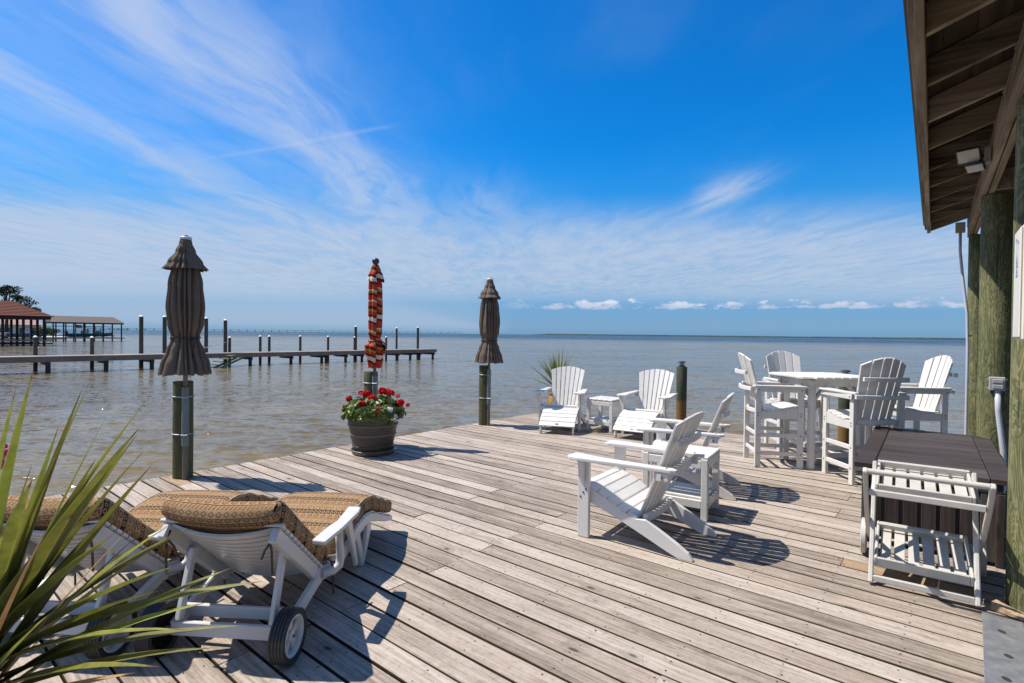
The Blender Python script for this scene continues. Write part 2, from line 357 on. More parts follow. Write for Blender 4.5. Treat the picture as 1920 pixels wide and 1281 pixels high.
# D slanted dashes
e = t.m('ABSOLUTE', t.sub(t.m('FRACT', t.add(t.mul(uu[0], 1 / 0.020), t.mul(ph, 3.4))), 0.5))
col = t.mix(t.mul(bandmask(0.78, 0.94), t.ss(e, 0.30, 0.22)), col, (0.26, 0.125, 0.05))
col = t.mix(bandmask(0.485, 0.508), col, DRK); col = t.mix(bandmask(0.955, 0.985), col, DRK)
wv = t.noise(t.xyz(t.mul(uu[0], 220), t.mul(uu[1], 220)), 1.0, 2.0)
setp(t, b, t.mix(t.mul(t.ss(wv, 0.4, 0.7), 0.35), col, (0.05, 0.03, 0.02)), 0.92, 0.1, normal=t.bump(t.add(wv, t.mul(vn, 2.0)), 0.3, 0.004))

# striped canvas
t, b = newmat('canvas_stripe')
uv = t.node('ShaderNodeUVMap'); uu = t.sep(uv.outputs[0])
sn = t.noise(t.xyz(t.mul(uu[0], 3.0), t.mul(uu[1], 2.0)), 1.4, 2.0)
f = t.m('FRACT', t.mul(t.add(uu[1], t.mul(t.sub(sn, 0.5), 0.07)), 1.9))
RD, DR, CR, GD, OR = (0.42, 0.050, 0.024), (0.13, 0.012, 0.012), (0.62, 0.55, 0.45), (0.38, 0.20, 0.04), (0.46, 0.085, 0.03)
c = t.ramp(f, [(0.0, RD), (0.14, DR), (0.19, CR), (0.29, DR), (0.34, RD), (0.42, GD), (0.47, DR), (0.55, OR), (0.66, CR), (0.69, RD), (0.80, DR), (0.86, GD), (0.92, CR), (0.95, RD)], 'CONSTANT')
setp(t, b, c, 0.85, 0.1, normal=t.bump(t.noise(t.xyz(t.mul(uu[0], 60), t.mul(uu[1], 60)), 4.0, 3.0), 0.15, 0.004))

# clay tile roof of the far boathouse
t, b = newmat('tile_red'); v, rn = objcoord(t)
setp(t, b, t.mix(t.noise(v, 3.0, 4.0), (0.105, 0.034, 0.022), (0.19, 0.062, 0.038)), 0.85, 0.2)

# water
t, b = newmat('sea_water')
geo = t.node('ShaderNodeNewGeometry'); P = geo.outputs['Position']
WD = math.atan2(-math.sin(YAW), math.cos(YAW))
wr = t.map(P, rot=(0, 0, -YAW))
ripple_shade = t.noise(t.map(wr, (0.035, 0.16, 1)), 1.0, 7.0, 0.68)
dist = t.m('SQRT', t.add(sq(t.sep(P)[0]), sq(t.sep(P)[1])))
shal = t.ss(dist, 20.0, 260.0)
cw = t.mix(shal, (0.172, 0.130, 0.062), (0.215, 0.162, 0.070))
cw = t.mix(t.mul(t.ss(ripple_shade, 0.42, 0.62), 0.45), cw, (0.085, 0.070, 0.042))  # wind-ripple streaks painted as darker base colour, in place of reflections
cw = t.mix(t.ss(dist, 110.0, 420.0), cw, (0.012, 0.034, 0.038))
# wave slopes straight from noise fields (two independent channels), each octave where it can be seen
def slopes(scale, rot, detail, k):
    n = t.node('ShaderNodeTexNoise'); t.l.new(t.map(wr, scale, rot=(0, 0, rot)), n.inputs['Vector']); n.inputs['Scale'].default_value = 1.0
    n.inputs['Detail'].default_value = detail; n.inputs['Roughness'].default_value = 0.55; n.inputs['Distortion'].default_value = 0.35
    c = t.sep(n.outputs['Color']); return t.mul(t.sub(c[0], 0.5), t.mul(k, 0.7) if isinstance(k, bpy.types.NodeSocket) else k * 0.7), t.mul(t.sub(c[1], 0.5), k)
octs = [slopes((5.0, 14.0, 1), 0.0, 2.0, t.ss(dist, 12.0, 60.0, 1.05, 0.8)), slopes((2.2, 6.8, 1), -0.15, 4.0, 1.80), slopes((0.70, 2.5, 1), 0.12, 4.0, 0.85),
        slopes((0.24, 0.95, 1), 0.08, 4.0, t.ss(dist, 15.0, 60.0, 0.15, 1.15)), slopes((0.08, 0.34, 1), -0.05, 4.0, t.ss(dist, 40.0, 160.0, 0.0, 1.5)), slopes((0.018, 0.085, 1), 0.0, 5.0, t.ss(dist, 110.0, 400.0, 0.0, 2.0))]
sx, sy = octs[0]
for a_, b_ in octs[1:]: sx = t.add(sx, a_); sy = t.add(sy, b_)
cY, sY = math.cos(YAW), math.sin(YAW)
nadd = t.xyz(t.sub(t.mul(sx, cY), t.mul(sy, -sY * -1.0)), t.add(t.mul(sx, sY), t.mul(sy, cY)), 0.0)
va = t.node('ShaderNodeVectorMath', operation='ADD'); t.l.new(geo.outputs['Normal'], va.inputs[0]); t.l.new(nadd, va.inputs[1])
vn_ = t.node('ShaderNodeVectorMath', operation='NORMALIZE'); t.l.new(va.outputs[0], vn_.inputs[0])
setp(t, b, cw, t.ss(dist, 20.0, 500.0, 0.08, 0.25), 0.5, normal=vn_.outputs[0])
b.inputs['IOR'].default_value = 1.33


# ------------------------------------------------------------------ mesh helpers
class MB:
    def __init__(s): s.v = []; s.f = []; s.uv = None
    def quad_add(s, vs, fs):
        o = len(s.v); s.v += [tuple(p) for p in vs]; s.f += [tuple(i + o for i in f) for f in fs]; return s
    def box(s, c, size, rot=None):
        x, y, z = (d / 2 for d in size); c = Vector(c)
        vs = [Vector((i, j, k)) for i in (-x, x) for j in (-y, y) for k in (-z, z)]
        if rot is not None: vs = [rot @ p for p in vs]
        return s.quad_add([c + p for p in vs], [(0, 1, 3, 2), (4, 6, 7, 5), (0, 4, 5, 1), (2, 3, 7, 6), (0, 2, 6, 4), (1, 5, 7, 3)])
    def span(s, a, bb):
        return s.box([(p + q) / 2 for p, q in zip(a, bb)], [abs(q - p) for p, q in zip(a, bb)])
    def bar(s, p, q, wd, ht, up=(0, 0, 1)):
        p, q = Vector(p), Vector(q); d = q - p; L = d.length; d.normalize(); u = Vector(up)
        sd = d.cross(u)
        if sd.length < 1e-4: sd = d.cross(Vector((1, 0, 0)))
        sd.normalize(); u = sd.cross(d)
        return s.box((p + q) / 2, (L, wd, ht), Matrix((d, sd, u)).transposed())
    def prism(s, pts, a0, a1, plane='xz'):
        """outline in a plane, extruded between a0 and a1 along the third axis"""
        def P(p, a): return {'xz': (p[0], a, p[1]), 'xy': (p[0], p[1], a), 'yz': (a, p[0], p[1])}[plane]
        n = len(pts)
        return s.quad_add([P(p, a0) for p in pts] + [P(p, a1) for p in pts],
                          [tuple(range(n - 1, -1, -1)), tuple(range(n, 2 * n))] + [(i, (i + 1) % n, n + (i + 1) % n, n + i) for i in range(n)])
    def tube(s, path, rad, n=10, cap=True):
        path = [Vector(p) for p in path]
        if not hasattr(rad, '__len__'): rad = [rad] * len(path)
        rings = []; prev = None
        for i, p in enumerate(path):
            d = (path[min(i + 1, len(path) - 1)] - path[max(i - 1, 0)]).normalized()
            if prev is None:
                a = d.cross(Vector((0, 0, 1)));
                if a.length < 1e-3: a = d.cross(Vector((1, 0, 0)))
            else: a = prev - d * prev.dot(d)
            a.normalize(); prev = a; bb = d.cross(a)
            rings.append([p + (a * math.cos(2 * math.pi * k / n) + bb * math.sin(2 * math.pi * k / n)) * rad[i] for k in range(n)])
        fs = []
        for i in range(len(path) - 1):
            for k in range(n):
                fs.append((i * n + k, i * n + (k + 1) % n, (i + 1) * n + (k + 1) % n, (i + 1) * n + k))
        if cap: fs += [tuple(range(n - 1, -1, -1)), tuple((len(path) - 1) * n + k for k in range(n))]
        return s.quad_add([p for r in rings for p in r], fs)
    def lathe(s, prof, n=24, c=(0, 0, 0), rot=None):
        vs = []; c = Vector(c)
        for r, z in prof:
            for k in range(n):
                p = Vector((r * math.cos(2 * math.pi * k / n), r * math.sin(2 * math.pi * k / n), z))
                vs.append(c + (rot @ p if rot is not None else p))
        fs = [(i * n + k, i * n + (k + 1) % n, (i + 1) * n + (k + 1) % n, (i + 1) * n + k) for i in range(len(prof) - 1) for k in range(n)]
        if prof[0][0] > 1e-6: fs.append(tuple(range(n - 1, -1, -1)))
        if prof[-1][0] > 1e-6: fs.append(tuple((len(prof) - 1) * n + k for k in range(n)))
        return s.quad_add(vs, fs)
    def build(s, name, mat, parent=None, bevel=0.0, smooth=None, seg=1, wn=False):
        me = bpy.data.meshes.new(name); me.from_pydata(s.v, [], s.f)
        if s.uv is not None:
            ul = me.uv_layers.new(name='UVMap')
            idx = np.empty(len(me.loops), dtype=np.int32); me.loops.foreach_get('vertex_index', idx)
            ul.data.foreach_set('uv', np.array(s.uv, dtype=np.float32)[idx].ravel())
        if bevel:
            bm = bmesh.new(); bm.from_mesh(me)
            bmesh.ops.recalc_face_normals(bm, faces=bm.faces)
            es = [e for e in bm.edges if len(e.link_faces) == 2 and e.calc_face_angle(0) > 0.6]
            bmesh.ops.bevel(bm, geom=es, offset=bevel, segments=seg, affect='EDGES', profile=0.6)
            bm.to_mesh(me); bm.free()
        elif s.uv is None:
            bm = bmesh.new(); bm.from_mesh(me); bmesh.ops.recalc_face_normals(bm, faces=bm.faces); bm.to_mesh(me); bm.free()
        if smooth:
            me.polygons.foreach_set('use_smooth', [True] * len(me.polygons))
            if smooth is not True:
                me.set_sharp_from_angle(angle=R_(smooth))
        me.materials.append(MATS[mat] if isinstance(mat, str) else mat)
        o = bpy.data.objects.new(name, me); COL.objects.link(o)
        if parent is not None: o.parent = parent
        return o

def tag(o, label=None, cat=None, group=None, kind=None):
    if label: o['label'] = label
    if cat: o['category'] = cat
    if group: o['group'] = group
    if kind: o['kind'] = kind
    return o
def thing(name, loc=(0, 0, 0), rz=0.0, label=None, cat=None, group=None):
    o = bpy.data.objects.new(name, None); COL.objects.link(o); o.location = loc; o.rotation_euler = (0, 0, rz)
    o.empty_display_size = 0.1
    return tag(o, label, cat, group)
def copy_tree(o, parent=None):
    c = o.copy(); COL.objects.link(c)
    if parent is not None: c.parent = parent
    for ch in o.children: copy_tree(ch, c)
    return c
def dup(o, loc, rz, label):
    c = copy_tree(o); c.location = loc; c.rotation_euler = (0, 0, rz); c['label'] = label; return c
def lerp(a, b, f): return a + (b - a) * f
def curve(pts, f):
    """piecewise-linear (smoothed) lookup in [(x,y)...]"""
    for (x0, y0), (x1, y1) in zip(pts, pts[1:]):
        if f <= x1:
            k = min(1, max(0, (f - x0) / (x1 - x0))); return lerp(y0, y1, k * k * (3 - 2 * k))
    return pts[-1][1]

# ------------------------------------------------------------------ the sea
WATER_Z = -1.0
def build_sea():
    na, ratio = 720, 1.0088
    r = [4.0]
    while r[-1] < 40000: r.append(r[-1] * ratio)
    r = np.array(r); a0 = YAW - R_(66); a1 = YAW + R_(66)
    ang = np.linspace(a0, a1, na)
    RR, AA = np.meshgrid(r, ang, indexing='ij')
    X = -np.sin(AA) * RR; Y = np.cos(AA) * RR; Z = np.zeros_like(X)
    rng = np.random.default_rng(3)
    dr = RR * 0.0088
    for k in range(70):
        lam = 0.30 * (1.1 / 0.30) ** rng.random(); th = YAW + math.pi / 2 + 0.15 + rng.normal(0, 0.28)
        amp = 0.0056 * lam ** 0.9 * (0.5 + rng.random()); ph0 = rng.random() * 6.28
        kx, ky = math.cos(th) * 2 * math.pi / lam, math.sin(th) * 2 * math.pi / lam
        fade = np.clip((lam / dr - 3.0) / 4.0, 0, 1)
        s_ = np.sin(kx * X + ky * Y + ph0); Z += amp * fade * (s_ + 0.35 * s_ * s_)
    nr = len(r)
    V = np.stack([X, Y, Z + WATER_Z], -1).reshape(-1, 3).astype(np.float32)
    i = np.arange(nr - 1)[:, None] * na + np.arange(na - 1)[None, :]
    F = np.stack([i, i + na, i + na + 1, i + 1], -1).reshape(-1, 4).astype(np.int32)
    me = bpy.data.meshes.new('sea')
    me.vertices.add(len(V)); me.vertices.foreach_set('co', V.ravel())
    me.loops.add(F.size); me.loops.foreach_set('vertex_index', F.ravel())
    me.polygons.add(len(F)); me.polygons.foreach_set('loop_start', np.arange(0, F.size, 4, dtype=np.int32))
    me.update(calc_edges=True); me.polygons.foreach_set('use_smooth', [True] * len(F))
    me.materials.append(MATS['sea_water'])
    o = bpy.data.objects.new('water', me); COL.objects.link(o); tag(o, 'brown-grey rippled bay water reaching to the horizon', kind='structure')
build_sea()
m = MB().quad_add([(-300, -300, -2.6), (300, -300, -2.6), (300, 300, -2.6), (-300, 300, -2.6)], [(0, 1, 2, 3)])
tag(m.build('sea_bed', 'soil'), 'dark bay bottom beneath the water', kind='structure')

# ------------------------------------------------------------------ the deck, board by board
PITCHB = 0.1555; Y_BACK = 8.72; EDGE_X = -6.28
fr = MB()
for k in range(18): fr.span((EDGE_X + 0.06 + k * 0.4, -2.4, -0.30), (EDGE_X + 0.10 + k * 0.4, Y_BACK - 0.05, -0.042))
fr.span((EDGE_X + 0.02, -2.45, -0.32), (EDGE_X + 0.058, Y_BACK - 0.03, -0.042)); fr.span((EDGE_X + 0.06, Y_BACK - 0.048, -0.32), (0.9, Y_BACK - 0.012, -0.042))
for px in (-6.1, -3.0, 0.0):
    for py in (-1.6, 1.2, 4.0, 6.8):
        fr.lathe([(0.11, -2.5), (0.11, -0.33)], 10, (px + 0.3, py, 0))
deck = fr.build('deck', 'dark_frame_wood'); tag(deck, 'weathered grey timber deck of long parallel boards over the water', kind='structure')
rb = random.Random(11)
GAP0 = 2.585 - 32 * PITCHB
nb = int((Y_BACK - GAP0) / PITCHB)
board_rows = []
for k in range(nb + 1):
    y0 = GAP0 + k * PITCHB; y1 = min(y0 + PITCHB, Y_BACK)
    if y1 - y0 < 0.06: continue
    xe = 0.95
    # alternating butt joints as in a double-lap deck
    js = ([-3.42] if k % 2 == 0 else [-2.55]) if y0 > 2.3 else ([-2.55 + 0.0] if k % 2 == 0 else [-3.42, -1.0])
    if rb.random() < 0.35 and y0 > 3.9: js = js + [rb.choice([-0.55, 0.02, -1.15])]
    if y0 > 5.2: js = [rb.choice([-4.9, -3.42, -2.55])] + ([rb.choice([-0.8, -0.2])] if rb.random() < 0.6 else [])
    js = sorted(j for j in js if j < xe - 0.25)
    fresh = []
    if 1.93 < y0 < 2.25: js = [-5.80 - (0.12 if k % 2 else 0.0)] + js; fresh = [0]
    if 4.05 < y0 < 4.20: js = [j for j in js if j < -0.7] + [-0.60, 0.10]; fresh = [len(js) - 1]
    xs = [EDGE_X + rb.uniform(-0.008, 0.010)] + js + [xe]
    for ib, (a, bb) in enumerate(zip(xs, xs[1:])):
        gp = rb.uniform(0.0026, 0.0060); dz = rb.uniform(-0.003, 0.0025); tw = rb.uniform(-0.0018, 0.0018); L = bb - a - 0.004
        ya, yb = -(PITCHB / 2 - gp), (y1 - y0) - PITCHB / 2 - gp
        bow = rb.uniform(-0.0016, 0.0016)
        mb = MB(); n = 4; c = 0.0030
        for i in range(n + 1):
            x = -L / 2 + L * i / n; o = bow * math.sin(math.pi * i / n)
            tz = tw * (2 * i / n - 1)
            mb.v += [(x, ya + o, -0.038), (x, ya + o, -c - tz), (x, ya + c + o, -tz), (x, yb - c + o, tz), (x, yb + o, -c + tz), (x, yb + o, -0.038)]
        for i in range(n):
            for j in range(6):
                mb.f.append((i * 6 + j, (i + 1) * 6 + j, (i + 1) * 6 + (j + 1) % 6, i * 6 + (j + 1) % 6))
        mb.f += [tuple(range(5, -1, -1)), tuple(n * 6 + j for j in range(6))]
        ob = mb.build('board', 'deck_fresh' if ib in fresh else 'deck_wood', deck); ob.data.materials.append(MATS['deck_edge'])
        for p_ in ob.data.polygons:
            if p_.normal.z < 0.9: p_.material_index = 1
        ob.location = ((a + bb) / 2, y0 + PITCHB / 2, dz)
        board_rows.append((a, bb, y0, dz))
nm = MB()
for a, bb, y0, dz in board_rows:
    xs = [a + 0.025, bb - 0.03] + [EDGE_X + 0.08 + 0.4 * q for q in range(19) if a + 0.12 < EDGE_X + 0.08 + 0.4 * q < bb - 0.12]
    for x in xs:
        for dy in (0.032, PITCHB - 0.032):
            if rb.random() < 0.12: continue
            xx, yy, rr = x + rb.uniform(-0.012, 0.012), y0 + dy + rb.uniform(-0.008, 0.008), rb.uniform(0.0038, 0.0058)
            nm.quad_add([(xx + rr * math.cos(q * 1.047), yy + rr * math.sin(q * 1.047), dz + 0.0016) for q in range(6)], [(0, 1, 2, 3, 4, 5)])
tag(nm.build('screw_heads', 'rust_screw', deck), kind='stuff')

# ------------------------------------------------------------------ piles with umbrella sleeves, and lamp posts on the deck edge
def pile_mesh(mb, r, z0, z1, n=20, seed=0):
    rg = random.Random(seed); prof = []
    for i in range(9):
        z = lerp(z0, z1, i / 8); prof.append((r * (1 + rg.uniform(-0.018, 0.018)), z))
    prof.append((r * 0.97, z1 + 0.006))
    mb.lathe(prof, n); return mb
def umbrella_pile(x, y, label, seed):
    o = thing('mooring_pile', (x, y, 0), 0.0, label, 'post', 'round timber piles along the deck edge')
    pile_mesh(MB(), 0.092, -2.4, 0.975, 22, seed).build('post', 'pile_green', o, smooth=35)
    tx, ty = 0.114, -0.020                       # sleeve on the landward side
    MB().tube([(tx, ty, 0.34), (tx, ty, 0.93)], 0.034, 14).build('umbrella_sleeve', 'sleeve_grey', o, smooth=35)
    MB().tube([(tx, ty, 0.002), (tx, ty, 0.338)], 0.028, 12).build('lower_tube', 'pole_brown', o, smooth=35)
    for z in (0.45, 0.83):
        k = MB(); n = 24
        pts = []
        for i in range(n + 1):
            a = 2 * math.pi * i / n; pts.append((0.097 * math.cos(a), 0.097 * math.sin(a), z))
        k.tube(pts, 0.006, 6); k.tube([(tx - 0.045, ty - 0.02, z), (tx, ty - 0.04, z), (tx + 0.05, ty - 0.01, z), (tx + 0.062, ty, z + 0.012)], 0.007, 6)
        k.build('clamp', 'galvanised', o, smooth=True)
    MB().box((tx - 0.045, ty - 0.012, 0.36), (0.02, 0.012, 0.05)).tube([(tx - 0.06, ty - 0.02, 0.375), (tx - 0.02, ty - 0.03, 0.375)], 0.006, 6).build('thumb_screw', 'rust_steel', o)
    return (x + tx, y + ty)
PU1 = umbrella_pile(-6.12, 2.13, 'nearest round green timber pile holding the left taupe umbrella', 1)
PU2 = umbrella_pile(-6.10, 4.40, 'timber pile behind the geranium pot holding the striped umbrella', 2)
PU3 = umbrella_pile(-6.07, 6.62, 'farthest timber pile of the left deck edge holding the small-looking taupe umbrella', 3)

def closed_umbrella(loc, rz, label):
    o = thing('closed_umbrella', loc, rz, label, 'umbrella', 'closed umbrellas standing along the deck edge')
    MB().tube([(0, 0, 0.35), (0, 0, 2.40)], 0.021, 12).build('pole', 'pole_brown', o, smooth=True)
    def cloth(prof, N, depth, seed, zw=0.0, ex=0.5):
        rg = random.Random(seed); na = N * 10; mb = MB(); ph = [rg.uniform(-0.35, 0.35) for _ in range(N)]; am = [rg.uniform(0.45, 1.35) for _ in range(N)]
        rows = 40
        z0, z1 = prof[0][0], prof[-1][0]
        for i in range(rows + 1):
            z = lerp(z0, z1, i / rows); r = curve(prof, z); dp = curve(depth, z)
            for k in range(na):
                a = 2 * math.pi * k / na; q = a * N / (2 * math.pi) + 0.42 * math.sin(2 * a + seed) + 0.28 * math.sin(5 * a + 2 * seed) + 0.30 * math.sin(2.6 * z + 3 * a + seed); q0 = math.floor(q); j = q0 % N; fq = q - q0
                lob = abs(math.sin(math.pi * fq)) ** ex
                rr = r * (1 - dp * am[j] * (1 - lob)) + 0.006 * mnoise.noise(Vector((math.cos(a) * 3, math.sin(a) * 3, z * 6 + seed)))
                aa = a + 0.10 * math.sin(z * 5 + j * 2.1) * (1 - lob) + zw * (z - z0)
                dz = -0.016 * lob * curve([(z0, 1.0), (z0 + 0.12, 0.0), (z1, 0.0)], z) * am[j]
                mb.v.append((rr * math.cos(aa), rr * math.sin(aa), z + dz))
        for i in range(rows):
            for k in range(na):
                mb.f.append((i * na + k, i * na + (k + 1) % na, (i + 1) * na + (k + 1) % na, (i + 1) * na + k))
        return mb
    body = cloth([(1.075, 0.238), (1.16, 0.218), (1.30, 0.168), (1.40, 0.128), (1.44, 0.126), (1.56, 0.160), (1.72, 0.172), (1.95, 0.156), (2.16, 0.118), (2.34, 0.05)], 20,
                 [(1.07, 0.22), (1.25, 0.40), (1.41, 0.34), (1.6, 0.38), (2.0, 0.42), (2.34, 0.4)], 5)
    c = body.build('canopy', 'canvas_taupe', o, smooth=True)
    cap = cloth([(2.115, 0.205), (2.18, 0.158), (2.29, 0.092), (2.375, 0.058), (2.415, 0.048)], 7, [(2.10, 0.46), (2.28, 0.36), (2.40, 0.05)], 9, 0.0, 1.1)
    cap.build('vent_cap', 'canvas_taupe', o, smooth=True)
    pts = [(0.131 * math.cos(a), 0.131 * math.sin(a), 1.425 + 0.006 * math.sin(3 * a)) for a in [2 * math.pi * i / 32 for i in range(33)]]
    MB().tube(pts, 0.007, 6).tube([(0.128, -0.03, 1.425), (0.150, -0.04, 1.39), (0.146, -0.035, 1.33)], 0.006, 6).build('tie_strap', 'black_plastic', o, smooth=True)
    MB().lathe([(0.052, 2.405), (0.054, 2.425), (0.045, 2.437), (0.020, 2.441), (0.018, 2.455), (0.0, 2.462)], 20).build('finial', 'conduit_grey', o, smooth=40)
    MB().lathe([(0.03, 1.06), (0.055, 1.07), (0.055, 1.12), (0.03, 1.13)], 14).build('runner_hub', 'pole_brown', o, smooth=40)
    return o
u1 = closed_umbrella((PU1[0], PU1[1], 0), 0.4, 'large closed taupe umbrella on the nearest pile, left of the picture')
u3 = dup(u1, (PU3[0], PU3[1], -0.03), 2.5, 'closed taupe umbrella on the farthest pile, right of the striped one')

def striped_umbrella(loc):
    o = thing('closed_umbrella', loc, 0.6, 'closed red, gold and white striped umbrella behind the geraniums', 'umbrella', 'closed umbrellas standing along the deck edge')
    MB().tube([(0, 0, 0.35), (0, 0, 2.40)], 0.021, 12).build('pole', 'pole_brown', o, smooth=True)
    def cloth(prof, N, dep, twist, seed, wz=0.0):
        rows, na = 60, N * 8; mb = MB(); mb.uv = []
        z0, z1 = prof[0][0], prof[-1][0]
        for i in range(rows + 1):
            z = lerp(z0, z1, i / rows); r = curve(prof, z)
            for k in range(na):
                a = 2 * math.pi * k / na; q = (k / na) * N; fq = q - int(q); lob = abs(math.sin(math.pi * fq)) ** 0.6
                rr = r * (1 - dep * (1 - lob)) * (1 + 0.10 * mnoise.noise(Vector((math.cos(a) * 1.5, math.sin(a) * 1.5, z * 1.5 + seed))))
                aa = a + twist * (z - z0)
                mb.v.append((rr * math.cos(aa), rr * math.sin(aa), z - (0.025 * lob if i == 0 else 0)))
                mb.uv.append((k / na, z + wz * (fq - 0.5) + 0.010 * ((int(q) * 7) % 5)))
        for i in range(rows):
            for k in range(na):
                mb.f.append((i * na + k, i * na + (k + 1) % na, (i + 1) * na + (k + 1) % na, (i + 1) * na + k))
        return mb
    cloth([(1.055, 0.088), (1.14, 0.100), (1.24, 0.132), (1.32, 0.140), (1.375, 0.085), (1.42, 0.075), (1.5, 0.094), (1.8, 0.100), (2.1, 0.096), (2.24, 0.080), (2.34, 0.04)], 6, 0.34, 0.20, 2, 0.035).build('canopy', 'canvas_stripe', o, smooth=True)
    cloth([(2.19, 0.112), (2.25, 0.098), (2.33, 0.066), (2.395, 0.040)], 6, 0.28, 0.1, 8, 0.03).build('vent_cap', 'canvas_stripe', o, smooth=True)
    pts = [(0.083 * math.cos(a), 0.083 * math.sin(a), 1.40 + 0.012 * math.sin(a)) for a in [2 * math.pi * i / 24 for i in range(25)]]
    MB().tube(pts, 0.007, 6).build('tie_strap', 'black_plastic', o, smooth=True)
    MB().lathe([(0.016, 2.385), (0.022, 2.40), (0.040, 2.415), (0.048, 2.437), (0.045, 2.46), (0.028, 2.480), (0.0, 2.487)], 18).build('finial', 'ball_dark', o, smooth=True)
    # loose fold of cloth hanging out at the waist
    f = MB(); f.uv = []
    for i in range(9):
        for j in range(7):
            u, v = i / 8, j / 6
            f.v.append((0.055 + 0.125 * math.sin(math.pi * u) * (1 - 0.4 * v), -0.07 + 0.15 * v + 0.02 * math.sin(7 * u), 1.40 - 0.20 * u + 0.02 * math.sin(5 * v))); f.uv.append((v, u * 0.25 + 0.06 * v))
    for i in range(8):
        for j in range(6): f.f.append((i * 7 + j, (i + 1) * 7 + j, (i + 1) * 7 + j + 1, i * 7 + j + 1))
    ff = f.build('loose_fold', 'canvas_stripe', o, smooth=True)
striped_umbrella((PU2[0], PU2[1], 0))

def lamp_post(x, y, ztop, label, r=0.085):
    o = thing('lamp_post', (x, y, 0), 0, label, 'lamp post', 'lamp-topped piles on the far deck edge')
    pile_mesh(MB(), r, -2.4, ztop, 20, 5).build('post', 'pile_lamp', o, smooth=35)
    l = MB().lathe([(0.050, ztop + 0.008), (0.050, ztop + 0.03), (0.035, ztop + 0.034)], 16).build('lamp_base', 'lamp_black', o, smooth=40)
    MB().lathe([(0.034, ztop + 0.034), (0.034, ztop + 0.074)], 16).build('lamp_lens', 'lamp_lens', o, smooth=40)
    MB().lathe([(0.046, ztop + 0.050), (0.048, ztop + 0.056), (0.034, ztop + 0.058)], 16).build('lamp_ring', 'lamp_black', o, smooth=40)
    MB().lathe([(0.062, ztop + 0.075), (0.064, ztop + 0.082), (0.046, ztop + 0.098), (0.02, ztop + 0.102), (0.0, ztop + 0.103)], 20).build('lamp_cap', 'lamp_black', o, smooth=40)
lamp_post(-3.62, 8.83, 0.985, 'dark timber pile with black lamp cap behind the right lounging chair')
lamp_post(-1.26, 8.86, 0.955, 'timber pile whose black lamp cap peeps over the high white table')

# ------------------------------------------------------------------ geranium pot
PK = 1.14
def lathe_part(o, name, mat, prof, n=40): return MB().lathe(prof, n).build(name, mat, o, smooth=40)
GP = (-5.64, 4.11)
o = thing('flower_pot', (*GP, 0), 0, 'big dark brown glazed flower pot with raised bands on a saucer', 'flower pot')
o.scale = (1.13, 1.13, 1.12)
lathe_part(o, 'saucer', 'pot_band', [(0.0, 0.002), (0.205, 0.002), (0.222, 0.012), (0.238, 0.050), (0.232, 0.056), (0.222, 0.048), (0.21, 0.03), (0.0, 0.028)])
lathe_part(o, 'pot_wall', 'pot_brown', [(0.195, 0.030), (0.205, 0.06), (0.222, 0.12), (0.238, 0.19), (0.258, 0.30), (0.270, 0.37), (0.278, 0.42), (0.262, 0.42), (0.250, 0.36), (0.0, 0.355)])
for z, r in ((0.095, 0.2185), (0.225, 0.2475), (0.33, 0.2675)):
    lathe_part(o, 'raised_band', 'pot_band' if z > 0.1 else 'pot_brown', [(r - 0.006, z - 0.014), (r + 0.004, z - 0.008), (r + 0.006, z), (r + 0.005, z + 0.008), (r - 0.004, z + 0.014)])
lathe_part(o, 'rim', 'pot_band', [(0.272, 0.405), (0.290, 0.410), (0.296, 0.424), (0.288, 0.436), (0.268, 0.437), (0.262, 0.42)])
lathe_part(o, 'soil', 'soil', [(0.257, 0.398), (0.12, 0.404), (0.0, 0.406)])

rg = random.Random(21)
o = thing('geranium_plant', (*GP, 0.46), 0, 'bushy geranium with red and white flower heads filling the brown pot', 'plant')
o.scale = (1.0, 1.0, 0.95)
def leafcloud(n, fpos, size, seed, cup=0.3):
    rg = random.Random(seed); mb = MB(); mb.uv = []
    for _ in range(n):
        p, nrm = fpos(rg); s = size * rg.uniform(0.6, 1.25)
        nrm = (nrm + Vector((rg.uniform(-.6, .6), rg.uniform(-.6, .6), rg.uniform(-.3, .6)))).normalized()
        a = nrm.cross(Vector((rg.uniform(-1, 1), rg.uniform(-1, 1), rg.uniform(-1, 1)))).normalized(); b2 = nrm.cross(a)
        k0 = len(mb.v); mb.v.append(tuple(p - nrm * s * cup * 0.5)); mb.uv.append((0.5, 0.1))
        for q in range(7):
            an = 2 * math.pi * q / 7; rr = s * (1 + 0.18 * math.sin(3 * an + 1)); mb.v.append(tuple(p + (a * math.cos(an) + b2 * math.sin(an)) * rr + nrm * s * cup * rg.uniform(-0.3, 0.6))); mb.uv.append((0.5, rg.uniform(0.4, 0.9)))
        for q in range(7): mb.f.append((k0, k0 + 1 + q, k0 + 1 + (q + 1) % 7))
    return mb
def gpos(rg):
    while True:
        d = Vector((rg.gauss(0, 1), rg.gauss(0, 1), rg.uniform(-0.15, 1.0))); d.normalize()
        f = rg.uniform(0.45, 1.0) ** 0.5; lump = 1 + 0.16 * mnoise.noise(d * 2.6)
        p = Vector((d.x * 0.375, d.y * 0.375, 0.03 + d.z * 0.245)) * f * lump
        if p.z > -0.08: return p, d
tag(leafcloud(1150, gpos, 0.036, 3).build('foliage', 'geranium_leaf', o), kind='stuff')
